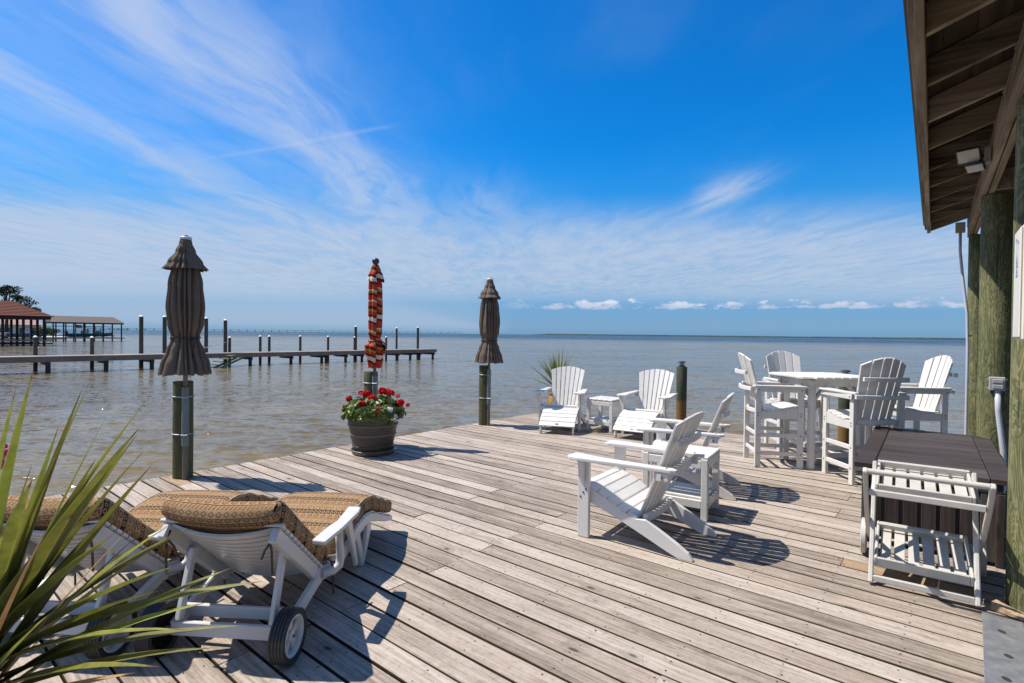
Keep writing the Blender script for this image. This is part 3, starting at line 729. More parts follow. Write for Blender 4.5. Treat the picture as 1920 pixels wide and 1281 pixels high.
def flowerhead(c, r, mat, n, seed):
    rg = random.Random(seed); mb = MB()
    for i in range(n):
        z = 1 - 1.7 * (i + 0.5) / n; a = i * 2.39996; rr = math.sqrt(max(0, 1 - z * z)); d = Vector((rr * math.cos(a), rr * math.sin(a), z))
        p = Vector(c) + d * r * rg.uniform(0.8, 1.05); s = r * 0.36 * rg.uniform(0.8, 1.2)
        u = d.cross(Vector((0.3, 0.5, 0.8))).normalized(); v = d.cross(u)
        pts = [p - d * s * 0.4]
        for q in range(5):
            an = 2 * math.pi * q / 5 + i; pts.append(p + (u * math.cos(an) + v * math.sin(an)) * s + d * s * rg.uniform(-0.1, 0.4))
        mb.quad_add(pts, [(0, 1 + q, 1 + (q + 1) % 5) for q in range(5)])
    return mb
rtx, rty = math.cos(YAW), math.sin(YAW)          # sideways as one looks from the house
heads = [(-0.315, 0.05, 0.195, .050), (-0.355, 0, 0.10, .030), (-0.185, 0.1, 0.270, .042), (-0.085, 0.0, 0.265, .062), (0.02, -0.12, 0.225, .062), (-0.08, -0.22, 0.165, .055), (0.085, 0.1, 0.295, .062),
         (0.125, -0.26, 0.085, .066), (0.205, 0.05, 0.280, .052), (0.15, 0.12, 0.285, .052), (0.285, 0.1, 0.235, .034), (0.345, -0.03, 0.165, .052), (0.425, 0.02, 0.125, .034), (-0.25, -0.05, 0.13, .022)]
for i, (sx, d, z, r) in enumerate(heads):
    c = (sx * rtx - d * math.sin(YAW), sx * rty + d * math.cos(YAW), z + 0.02)
    r *= 0.84; h = flowerhead(c, r, 'petal_red', 46 if r > 0.04 else 22, 40 + i).build('flower_head', 'petal_red', o)
    MB().tube([(c[0] * 0.55, c[1] * 0.55, 0.02), (c[0] * 0.9, c[1] * 0.9, c[2] * 0.6), c], 0.0035, 5).build('stem', 'stem_green', h, smooth=True)
for i, (sx, d, z, r) in enumerate([(0.17, -0.24, 0.095, .042), (0.25, -0.20, 0.09, .042), (0.285, -0.16, 0.0, .05), (0.31, -0.13, -0.04, .03)]):
    c = (sx * rtx - d * math.sin(YAW), sx * rty + d * math.cos(YAW), z + 0.02)
    flowerhead(c, r, 'petal_white', 34, 70 + i).build('flower_head', 'petal_white', o)

# ------------------------------------------------------------------ yuccas
def leaf(o, base, tip, wd, mat, droop, twist, seed, name='leaf'):
    rg = random.Random(seed); base, tip = Vector(base), Vector(tip); d = tip - base; L = d.length
    mid = (base + tip) / 2 + Vector((0, 0, 1)) * droop * L
    n = 9; mb = MB(); mb.uv = []
    side0 = d.cross(Vector((0, 0, 1)))
    if side0.length < 1e-3: side0 = Vector((1, 0, 0))
    side0.normalize()
    for i in range(n + 1):
        f = i / n; p = base * (1 - f) ** 2 + mid * 2 * f * (1 - f) + tip * f * f
        tg = ((mid - base) * (1 - f) + (tip - mid) * f).normalized()
        sd = (Matrix.Rotation(twist * (0.4 + 0.6 * f), 3, tg) @ side0); sd = (sd - tg * sd.dot(tg)).normalized(); nn = sd.cross(tg)
        ww = wd * (0.62 + 0.38 * math.sin(min(1, f / 0.38) * math.pi / 2)) * (1 - max(0, (f - 0.38) / 0.62) ** 1.55) + 0.0006
        mb.v += [tuple(p - sd * ww / 2 + nn * ww * 0.16), tuple(p - nn * ww * 0.05), tuple(p + sd * ww / 2 + nn * ww * 0.16)]
        mb.uv += [(0.0, f), (0.5, f), (1.0, f)]
    for i in range(n):
        for j in range(2): mb.f.append((i * 3 + j, i * 3 + j + 1, i * 3 + 4 + j, i * 3 + 3 + j))
    return mb.build(name, mat, o, smooth=True)
YC = Vector((-1.80, 0.14, 0.66))
o = thing('yucca_plant', (YC.x, YC.y, 0), 0, 'spiky yucca with long sword leaves in the near left corner', 'plant')
TIPS = [(0.221, 0.11, 1.411, 0.04), (0.393, 0.057, 1.385, 0.03), (0.196, 0.219, 1.382, 0.042), (0.204, 0.2, 1.36, 0.034), (0.278, 0.313, 1.335, 0.042), (0.343, 0.276, 1.274, 0.038), (0.247, 0.3, 1.245, 0.034),
        (0.388, 0.274, 1.231, 0.034), (0.423, 0.277, 1.201, 0.03), (0.512, 0.286, 1.088, 0.034), (0.388, 0.378, 1.03, 0.03), (0.586, 0.282, 1.025, 0.034), (0.652, 0.233, 1.012, 0.03), (0.58, 0.381, 0.983, 0.028),
        (0.644, 0.33, 0.993, 0.026), (0.614, 0.436, 0.945, 0.028), (0.646, 0.306, 0.957, 0.024), (0.666, 0.375, 0.89, 0.028), (0.689, 0.303, 0.883, 0.02), (0.316, 0.253, 1.104, 0.034), (0.42, 0.21, 1.067, 0.038),
        (0.205, 0.226, 1.19, 0.036), (0.072, 0.181, 1.257, 0.034), (0.511, 0.026, 1.148, 0.026), (0.304, 0.282, 1.011, 0.034), (0.324, 0.325, 0.986, 0.03), (0.758, 0.23, 0.974, 0.03), (0.756, 0.189, 0.926, 0.034),
        (0.417, 0.142, 1.129, 0.04), (0.351, 0.087, 1.193, 0.04), (0.298, 0.368, 0.994, 0.028), (0.115, 0.087, 1.2, 0.036), (0.103, 0.272, 1.277, 0.03)]
rg = random.Random(5)
for i, (x, y, z, wd) in enumerate(TIPS):
    h = math.hypot(x, y)
    bs = (0.04 * x / h, 0.04 * y / h, 0.62 + rg.uniform(-0.03, 0.09))
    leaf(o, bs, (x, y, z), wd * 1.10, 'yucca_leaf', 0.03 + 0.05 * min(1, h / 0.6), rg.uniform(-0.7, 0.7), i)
for i in range(3):                       # more leaves between those
    (x, y, z, wd), (x2, y2, z2, w2) = rg.choice(TIPS), rg.choice(TIPS); f = rg.uniform(0.25, 0.75); k = rg.uniform(0.80, 1.02)
    p = Vector((lerp(x, x2, f), lerp(y, y2, f), lerp(z, z2, f) - 0.64)); p = p.normalized() * lerp(0.62, 0.80, rg.random()) * k
    h = math.hypot(p.x, p.y); leaf(o, (0.04 * p.x / h, 0.04 * p.y / h, 0.60), (p.x, p.y, p.z + 0.62 - rg.uniform(0, 0.12)), rg.uniform(0.03, 0.042), 'yucca_leaf', 0.05, rg.uniform(-0.8, 0.8), 600 + i)
for i in range(26):                       # the far side of the rosette
    a = rg.uniform(R_(185), R_(345)); el = rg.uniform(-0.1, 1.35); L = rg.uniform(0.6, 0.82)
    tipv = (L * math.cos(el) * math.cos(a), L * math.cos(el) * math.sin(a), 0.64 + L * math.sin(el))
    leaf(o, (0.04 * math.cos(a), 0.04 * math.sin(a), 0.60 + rg.uniform(-0.03, 0.06)), tipv, 0.036, 'yucca_leaf', 0.06, rg.uniform(-0.7, 0.7), 100 + i)
for i, (x, y, z, wd) in enumerate([(0.653, 0.182, 0.877, 0.03), (0.503, 0.083, 1.13, 0.014), (0.504, 0.214, 1.097, 0.014)]):
    h = math.hypot(x, y); leaf(o, (0.04 * x / h, 0.04 * y / h, 0.58), (x, y, z), wd, 'yucca_dry', 0.04, 0.3, 200 + i, 'dry_leaf')
MB().tube([(0, 0, 0.36), (0.01, 0, 0.50), (0, 0, 0.68)], [0.05, 0.055, 0.035], 12).build('trunk', 'bark', o, smooth=True)
o = thing('plant_pot', (YC.x, YC.y, 0), 0, 'dark pot under the near yucca at the picture corner', 'flower pot')
lathe_part(o, 'pot_wall', 'pot_brown', [(0.14, 0.003), (0.15, 0.02), (0.19, 0.36), (0.205, 0.37), (0.205, 0.40), (0.18, 0.40), (0.175, 0.355), (0.0, 0.35)], 28)
lathe_part(o, 'soil', 'soil', [(0.174, 0.362), (0.0, 0.366)], 28)

# yucca in an ochre pot in the far corner
FP = (-5.82, 8.40)
o = thing('plant_pot', (*FP, 0), 0, 'ochre glazed pot in the far deck corner behind the left lounging chair', 'flower pot')
lathe_part(o, 'pot_wall', 'pot_orange', [(0.13, 0.003), (0.17, 0.05), (0.20, 0.18), (0.195, 0.30), (0.165, 0.385), (0.185, 0.40), (0.185, 0.42), (0.16, 0.42), (0.15, 0.38), (0.0, 0.375)], 28)
lathe_part(o, 'rim_band', 'rust_steel', [(0.166, 0.375), (0.180, 0.385), (0.172, 0.397)], 28)
lathe_part(o, 'soil', 'soil', [(0.151, 0.384), (0.0, 0.39)], 20)
o = thing('yucca_plant', (*FP, 0.38), 0, 'dark green yucca fanning out above the left lounging chair', 'plant')
for i in range(64):
    a = rg.uniform(0, 6.283); el = rg.choice([rg.uniform(0.9, 1.5), rg.uniform(0.0, 1.2), rg.uniform(0.5, 1.3)]); L = rg.uniform(0.55, 0.80)
    leaf(o, (0.03 * math.cos(a), 0.03 * math.sin(a), 0.10 + rg.uniform(-0.03, 0.05)), (L * math.cos(el) * math.cos(a), L * math.cos(el) * math.sin(a), 0.12 + L * math.sin(el)), 0.028, 'yucca_leaf', 0.05, rg.uniform(-0.8, 0.8), 300 + i)
MB().tube([(0, 0, 0.0), (0, 0, 0.12)], 0.04, 10).build('trunk', 'bark', o, smooth=True)

# pink flowers at the very left
o = thing('flower_pot', (-3.78, 0.36, 0), 0, 'brown pot of pink flowers past the left picture edge', 'flower pot')
lathe_part(o, 'pot_wall', 'pot_brown', [(0.12, 0.003), (0.16, 0.34), (0.18, 0.36), (0.15, 0.36), (0.14, 0.32), (0.0, 0.32)], 24)
o = thing('pink_plant', (-3.78, 0.36, 0.33), 0, 'pink flowers showing at the left picture edge behind the yucca', 'plant')
def ppos(rg):
    d = Vector((rg.gauss(0, 1), rg.gauss(0, 1), rg.uniform(-0.1, 1.2))).normalized(); f = rg.uniform(0.4, 1)
    return Vector((d.x * 0.16, d.y * 0.16, 0.06 + d.z * 0.40)) * f, d
tag(leafcloud(220, ppos, 0.026, 8).build('foliage', 'geranium_leaf', o), kind='stuff')
for i, (x, y, z) in enumerate([(0.165, 0.095, 0.565), (0.06, 0.02, 0.52), (-0.08, 0.05, 0.52), (0.02, -0.1, 0.5), (0.02, 0.10, 0.48)]):
    h = flowerhead((x, y, z), 0.034, 'petal_pink', 36, 90 + i).build('flower_head', 'petal_pink', o)
    MB().tube([(x * 0.4, y * 0.4, 0.05), (x * 0.8, y * 0.8, 0.35), (x, y, z)], 0.0035, 5).build('stem', 'stem_green', h)

# ------------------------------------------------------------------ white recycled-lumber furniture (local +X is forward)
WL = 'white_lumber'
def arc_rail(mb, x, z, half, sag, ht, th, n=10, tilt=0.0):
    """horizontal rail bowed backwards in the middle; section th (depth) x ht"""
    pts = []
    for i in range(n + 1):
        y = lerp(-half, half, i / n); pts.append((x - sag * (1 - (y / half) ** 2), y))
    o = len(mb.v)
    for px, py in pts:
        mb.v += [(px, py, z - ht / 2), (px - th, py, z - ht / 2), (px - th, py, z + ht / 2), (px, py, z + ht / 2)]
    for i in range(n):
        for j in range(4): mb.f.append((o + i * 4 + j, o + (i + 1) * 4 + j, o + (i + 1) * 4 + (j + 1) % 4, o + i * 4 + (j + 1) % 4))
    mb.f += [(o + 3, o + 2, o + 1, o), tuple(o + n * 4 + j for j in range(4))]
    return mb
def fan_slats(o, n, b0, b1, wbot, wtop, sag, th, gapw, ztop_fn, name='back_slat'):
    """b0,b1: (x,z) of the back's bottom and top on the centre line; slats spread from wbot to wtop"""
    (x0, z0), (x1, z1) = b0, b1; L = math.hypot(x1 - x0, z1 - z0); dx, dz = (x1 - x0) / L, (z1 - z0) / L
    nx, nz = dz, -dx                       # normal pointing forward
    for k in range(n):
        fl, fr = (k / n) * 2 - 1, ((k + 1) / n) * 2 - 1; mb = MB(); rows = 7
        def P(u, side, back):
            wd = lerp(wbot, wtop, u); g = gapw / 2
            y = (fl * wd / 2 + g) if side == 0 else (fr * wd / 2 - g)
            lim = ztop_fn((y / (wtop / 2))); uu = u * lim * L
            fwd = sag * (y / (wtop / 2)) ** 2 - (th if back else 0)
            return (x0 + dx * uu + nx * fwd, y, z0 + dz * uu + nz * fwd)
        for i in range(rows + 1):
            u = i / rows; mb.v += [P(u, 0, 0), P(u, 1, 0), P(u, 1, 1), P(u, 0, 1)]
        for i in range(rows):
            for j in range(4): mb.f.append((i * 4 + j, (i + 1) * 4 + j, (i + 1) * 4 + (j + 1) % 4, i * 4 + (j + 1) % 4))
        mb.f += [(3, 2, 1, 0), tuple(rows * 4 + j for j in range(4))]
        mb.build(name, WL, o, bevel=0.004)
def bolts(o, pts, r=0.008):
    mb = MB()
    for p, n in pts:
        n = Vector(n).normalized(); a = n.orthogonal().normalized(); c = n.cross(a); p = Vector(p)
        ring = [p + (a * math.cos(q * 1.047) + c * math.sin(q * 1.047)) * r for q in range(6)]
        mb.quad_add(ring + [v + n * 0.004 for v in ring], [tuple(6 + q for q in range(6))] + [(q, (q + 1) % 6, 6 + (q + 1) % 6, 6 + q) for q in range(6)])
    tag(mb.build('bolt_heads', 'bolt_steel', o), kind='stuff')

SEATC = [(-0.46, 0.222), (-0.40, 0.228), (-0.30, 0.262), (-0.18, 0.325), (-0.06, 0.378), (0.00, 0.395), (0.045, 0.388)]
def adirondack(loc, rz, label, group):
    o = thing('adirondack_chair', loc, rz, label, 'chair', group)
    for s in (-1, 1):
        y0, y1 = s * 0.297, s * 0.331
        MB().span((-0.045, min(y0, y1), 0), (0.048, max(y0, y1), 0.575)).build('leg', WL, o, bevel=0.005)
        top = [(-0.47, 0.215), (-0.40, 0.208), (-0.30, 0.242), (-0.18, 0.305), (-0.06, 0.358), (0.0, 0.375), (0.044, 0.372)]
        bot = [(0.044, 0.27), (-0.05, 0.235), (-0.20, 0.165), (-0.40, 0.085), (-0.60, 0.02), (-0.72, 0.0), (-0.815, 0.0)]
        rear = [(-0.805, 0.03), (-0.77, 0.075), (-0.70, 0.115), (-0.60, 0.155), (-0.53, 0.185)]
        bot = [(0.044, 0.265), (-0.06, 0.225), (-0.22, 0.150), (-0.42, 0.055), (-0.55, 0.0), (-0.60, -0.0)]
        # stringer: hump under the seat, then a straight splayed rear leg
        prof = [(0.044, 0.375), (0.0, 0.376), (-0.06, 0.359), (-0.18, 0.306), (-0.30, 0.243), (-0.40, 0.209), (-0.47, 0.216), (-0.51, 0.195), (-0.60, 0.148), (-0.70, 0.095), (-0.77, 0.050), (-0.80, 0.012), (-0.802, 0.0), (-0.70, 0.0), (-0.62, 0.030), (-0.45, 0.102), (-0.25, 0.182), (-0.08, 0.245), (0.044, 0.275)]
        MB().prism(prof, s * 0.263, s * 0.2955).build('seat_stringer', WL, o, bevel=0.004)
        a = [(0.115, 0.245), (0.122, 0.36), (0.09, 0.395), (0.02, 0.405), (-0.10, 0.393), (-0.30, 0.372), (-0.52, 0.352), (-0.655, 0.345), (-0.69, 0.330), (-0.695, 0.300), (-0.66, 0.275), (-0.50, 0.272), (-0.30, 0.275), (-0.10, 0.268), (0.02, 0.250), (0.08, 0.238)]
        MB().prism([(x, s * y) for x, y in a], 0.576, 0.602, 'xy').build('armrest', WL, o, bevel=0.006, seg=2)
        MB().prism([(s * 0.332, 0.575), (s * 0.396, 0.575), (s * 0.392, 0.54), (s * 0.372, 0.475), (s * 0.345, 0.415), (s * 0.332, 0.40)], -0.014, 0.018, 'yz').build('arm_bracket', WL, o, bevel=0.003)
        MB().box((-0.59, s * 0.322, 0.545), (0.10, 0.03, 0.058)).build('arm_cleat', WL, o, bevel=0.003)
        bolts(o, [((0.0, s * 0.331, 0.335), (0, s, 0)), ((0.022, s * 0.331, 0.30), (0, s, 0)), ((0.0, s * 0.331, 0.545), (0, s, 0)), ((-0.02, s * 0.331, 0.36), (0, s, 0)), ((-0.62, s * 0.31, 0.602), (0, 0, 1)), ((-0.60, s * 0.338, 0.54), (0, s, 0))], 0.007)
    n = 6; xs = [0.052 - i * (0.052 + 0.41) / n for i in range(n + 1)]
    def sz(x): return curve([(a, b2) for a, b2 in SEATC], x)
    for i in range(n):
        xa, xb = xs[i] - 0.003, xs[i + 1] + 0.003; za, zb = sz(xa), sz(xb)
        mb = MB(); mb.prism([(xa, za), (xb, zb), (xb, zb - 0.020), (xa, za - 0.020)], -0.294 if i else -0.262, 0.294 if i else 0.262); mb.build('seat_slat', WL, o, bevel=0.004)
    MB().span((0.0485, -0.295, 0.285), (0.070, 0.295, 0.366)).build('front_apron', WL, o, bevel=0.004)
    fan_slats(o, 7, (-0.395, 0.205), (-0.735, 0.965), 0.40, 0.585, 0.040, 0.020, 0.011, lambda q: 1 - 0.105 * q * q)
    arc_rail(MB(), -0.440, 0.215, 0.262, 0.022, 0.05, 0.03).build('lower_back_rail', WL, o, bevel=0.003)
    arc_rail(MB(), -0.562, 0.545, 0.345, 0.035, 0.06, 0.034).build('middle_back_rail', WL, o, bevel=0.003)
    arc_rail(MB(), -0.658, 0.765, 0.255, 0.026, 0.04, 0.026).build('upper_back_rail', WL, o, bevel=0.003)
    return o
def footrest(loc, rz, label):
    """local +X points away from the chair, towards the feet"""
    o = thing('footrest', loc, rz, label, 'footrest', 'slatted white footrests in front of the far chairs')
    top = [(-0.24, 0.365), (-0.20, 0.375), (-0.05, 0.33), (0.10, 0.245), (0.22, 0.150), (0.235, 0.125)]
    L = [0]
    for p, q in zip(top, top[1:]): L.append(L[-1] + math.dist(p, q))
    def at(d):
        for i in range(len(top) - 1):
            if d <= L[i + 1] + 1e-6:
                f = (d - L[i]) / (L[i + 1] - L[i]); return (lerp(top[i][0], top[i + 1][0], f), lerp(top[i][1], top[i + 1][1], f))
        return top[-1]
    n = 6
    for i in range(n):
        a, c = at(L[-1] * i / n + 0.004), at(L[-1] * (i + 1) / n - 0.004)
        nx, nz = (a[1] - c[1]), (c[0] - a[0]); q = math.hypot(nx, nz); nx, nz = -nx / q * 0.02, -nz / q * 0.02
        sl = MB().prism([a, c, (c[0] + nx, c[1] + nz), (a[0] + nx, a[1] + nz)], -0.275, 0.275).build('slat', WL, o, bevel=0.004)
        if i == n - 1:
            mx, mz = lerp(a[0], c[0], 0.55), lerp(a[1], c[1], 0.55); d = Vector((c[0] - a[0], 0, c[1] - a[1])).normalized(); nn = Vector((-nx, 0, -nz)).normalized()
            e = MB(); ring = []
            for k in range(12):
                t_ = k * math.pi / 6; ring.append(Vector((mx, 0, mz)) + nn * 0.002 + d * 0.011 * math.sin(t_) + Vector((0, 1, 0)) * 0.026 * math.cos(t_))
            e.quad_add(ring + [p + nn * 0.003 for p in ring], [tuple(12 + k for k in range(12))] + [(k, (k + 1) % 12, 12 + (k + 1) % 12, 12 + k) for k in range(12)])
            e.build('oval_badge', 'bolt_steel', sl)
    for s in (-1, 1):
        MB().prism([(-0.23, 0.342), (-0.05, 0.305), (0.10, 0.222), (0.215, 0.128), (0.225, 0.05), (0.20, 0.0), (0.165, 0.0), (0.175, 0.07), (0.05, 0.17), (-0.10, 0.235), (-0.23, 0.265)], s * 0.235, s * 0.262).build('side_rail', WL, o, bevel=0.003)
        MB().span((-0.225, s * 0.263 if s > 0 else -0.290, 0), (-0.165, 0.290 if s > 0 else -0.263, 0.335)).build('leg', WL, o, bevel=0.003)
    return o
GA = 'white fan-back adirondack chairs on the deck'
ANG = math.atan2
a1c = adirondack((-2.175, 3.775, 0), R_(184.0), 'nearest white adirondack chair, its slatted back turned to the right', GA)
a2c = dup(a1c, (-2.42, 5.24, 0), R_(193.0), 'second white adirondack chair, just beyond the low white side table')
a3c = dup(a1c, (-4.905, 7.12, 0), R_(293.0), 'left far white adirondack chair, facing the camera before the ochre pot')
a4c = dup(a1c, (-3.70, 7.60, 0), R_(279.0), 'right far white adirondack chair, beside the dark lamp pile')
f1 = footrest((-4.775, 6.93, 0), R_(293.0), 'slatted white footrest in front of the left far chair')
f2 = dup(f1, (-3.68, 7.33, 0), R_(277.0), 'slatted white footrest in front of the right far chair')

def side_table(loc, rz, lx, ly, h, label):
    o = thing('side_table', loc, rz, label, 'side table', 'low white slatted side tables between the chairs')
    for sx in (-1, 1):
        for sy in (-1, 1):
            MB().box((sx * (lx / 2 - 0.025), sy * (ly / 2 - 0.025), (h - 0.012) / 2), (0.05, 0.05, h - 0.012)).build('leg', WL, o, bevel=0.004)
    for z, nm in ((h - 0.022, 'top_slat'), (0.165, 'shelf_slat')):
        for sy in (-1, 1): MB().box((0, sy * (ly / 2 - 0.013), z - 0.035), (lx - 0.102, 0.024, 0.065)).build('apron', WL, o, bevel=0.003)
        for sx in (-1, 1): MB().box((sx * (lx / 2 - 0.013), 0, z - 0.035), (0.024, ly - 0.102, 0.065)).build('apron', WL, o, bevel=0.003)
        n = 5; wd = (lx - 0.056) / n if z < 0.3 else lx / n
        half = (ly - 0.056) / 2
        for k in range(n):
            x = -wd * n / 2 + wd * (k + 0.5)
            hl = half if (z < 0.3 and 0 < k < n - 1) or z > 0.3 else half - 0.025
            if z > 0.3: MB().box((x, 0, h - 0.001), (wd - 0.010, ly + 0.006, 0.020)).build(nm, WL, o, bevel=0.004)
            else: MB().box((x, 0, z + 0.008), (wd - 0.010, 2 * hl, 0.018)).build(nm, WL, o, bevel=0.003)
    bolts(o, [((sx * (lx / 2 - 0.025), -ly / 2, z), (0, -1, 0)) for sx in (-1, 1) for z in (0.14, h - 0.06)], 0.006)
    return o
side_table((-1.865, 4.575, 0), R_(97.0), 0.45, 0.54, 0.515, 'low white slatted side table between the two near adirondack chairs')
side_table((-4.365, 7.63, 0), R_(2.0), 0.45, 0.45, 0.495, 'low white slatted side table between the two far adirondack chairs')

# high table and bar chairs
def bar_chair(loc, rz, label):
    o = thing('bar_chair', loc, rz, label, 'bar chair', 'white slatted bar chairs round the high table')
    FX, BX, W = 0.235, -0.225, 0.245
    for s in (-1, 1):
        for x in (FX, BX): MB().box((x, s * W, 0.4625), (0.062, 0.036, 0.925)).build('leg', WL, o, bevel=0.004)
        MB().prism([(FX - 0.032, 0.565), (FX - 0.032, 0.690), (0.10, 0.680), (0.0, 0.655), (-0.12, 0.648), (BX + 0.032, 0.652), (BX + 0.032, 0.565)], s * (W - 0.016), s * (W + 0.014)).build('seat_rail', WL, o, bevel=0.003)
        for z in (0.165, 0.375): MB().span((BX + 0.0315, s * W - 0.014, z - 0.022), (FX - 0.0315, s * W + 0.014, z + 0.022)).build('side_stretcher', WL, o, bevel=0.003)
        MB().prism([(0.315, s * 0.205), (0.32, s * 0.285), (0.29, s * 0.305), (-0.05, s * 0.295), (-0.265, s * 0.283), (-0.29, s * 0.265), (-0.285, s * 0.225), (-0.05, s * 0.225), (0.20, s * 0.20)], 0.926, 0.950, 'xy').build('armrest', WL, o, bevel=0.005)
        MB().span((BX - 0.030, s * W + (0.0185 if s > 0 else -0.0405), 0.875), (FX + 0.030, s * W + (0.0405 if s > 0 else -0.0185), 0.9255)).build('arm_support', WL, o, bevel=0.003)
        bolts(o, [((x, s * (W + 0.018), z), (0, s, 0)) for x in (FX, BX) for z in (0.165, 0.375, 0.60, 0.63)] + [((x, s * (W + 0.0405), 0.90), (0, s, 0)) for x in (FX, BX)], 0.007)
    for z in (0.165, 0.375): MB().span((BX - 0.012, -W + 0.0185, z - 0.02), (BX + 0.012, W - 0.0185, z + 0.02)).build('rear_stretcher', WL, o, bevel=0.003)
    MB().span((FX - 0.012, -W + 0.0185, 0.255), (FX + 0.012, W - 0.0185, 0.305)).build('foot_rail', WL, o, bevel=0.003)
    MB().span((FX - 0.028, -W + 0.0185, 0.595), (FX - 0.004, W - 0.0185, 0.67)).build('front_apron', WL, o, bevel=0.003)
    xs = [0.262, 0.185, 0.108, 0.031, -0.046, -0.123, -0.19]
    cz = [(-0.2, 0.660), (-0.12, 0.657), (0.0, 0.664), (0.10, 0.690), (0.20, 0.705), (0.27, 0.694)]
    for i in range(6):
        a, c = xs[i] - 0.004, xs[i + 1] + 0.004; za, zb = curve(cz, a) + 0.012, curve(cz, c) + 0.012; hw = 0.262 if 0 < i < 5 else 0.222
        MB().prism([(a, za), (c, zb), (c, zb - 0.020), (a, za - 0.020)], -hw, hw).build('seat_slat', WL, o, bevel=0.004)
    fan_slats(o, 5, (-0.165, 0.60), (-0.375, 1.315), 0.40, 0.475, 0.055, 0.022, 0.012, lambda q: 1 - 0.17 * max(0, abs(q) - 0.12) ** 1.7)
    for x, z, hf in ((-0.200, 0.645, 0.225), (-0.288, 0.905, 0.275), (-0.342, 1.09, 0.232)):
        arc_rail(MB(), x, z, hf, 0.05, 0.045, 0.028).build('back_rail', WL, o, bevel=0.003)
    return o
TB = (-1.317, 7.38)
b1_ = bar_chair((-1.74, 6.98, 0), R_(30), 'white bar chair left of the high table, seen from its side')
dup(b1_, (-1.735, 7.98, 0), R_(308), 'white bar chair behind the high table, facing the camera')
dup(b1_, (-0.82, 6.86, 0), R_(131), 'white bar chair nearest the camera at the high table, its slatted back towards us')
dup(b1_, (-0.475, 8.02, 0), R_(214), 'white bar chair right of the high table, above the dark storage box')
o = thing('bar_table', (*TB, 0), R_(45), 'square white high table with slatted top amid the bar chairs', 'table')
for sx in (-1, 1):
    for sy in (-1, 1):
        MB().box((sx * 0.30, sy * 0.30, 0.51), (0.062, 0.062, 1.02)).build('leg', WL, o, bevel=0.005)
        MB().bar((sx * 0.268, sy * 0.30, 0.80), (sx * 0.13, sy * 0.30, 0.96), 0.024, 0.06, (0, 1, 0)).build('knee_brace', WL, o, bevel=0.003)
        MB().bar((sx * 0.30, sy * 0.268, 0.80), (sx * 0.30, sy * 0.13, 0.96), 0.024, 0.06, (1, 0, 0)).build('knee_brace', WL, o, bevel=0.003)
for s in (-1, 1):
    MB().box((0, s * 0.30, 0.985), (0.537, 0.026, 0.08)).build('apron', WL, o, bevel=0.003); MB().box((s * 0.30, 0, 0.985), (0.026, 0.537, 0.08)).build('apron', WL, o, bevel=0.003)
    MB().box((0, s * 0.30, 0.16), (0.537, 0.026, 0.06)).build('stretcher', WL, o, bevel=0.003)
MB().box((0, 0, 0.16), (0.026, 0.57, 0.055)).build('stretcher', WL, o, bevel=0.003)
for k in range(9):
    x = -0.40 + k * 0.10; cut = 0.07 if k in (0, 8) else 0.0
    MB().prism([(x - 0.046, -0.45 + cut * (1.6 if k == 0 else 0.6)), (x + 0.046, -0.45 + cut * (0.6 if k == 0 else 1.6)), (x + 0.046, 0.45 - cut * (0.6 if k == 0 else 1.6)), (x - 0.046, 0.45 - cut * (1.6 if k == 0 else 0.6))], 1.036, 1.062, 'xy').build('top_slat', WL, o, bevel=0.005)
for s in (-1, 1): MB().box((0, s * 0.2, 1.026), (0.86, 0.06, 0.019)).build('top_batten', WL, o)

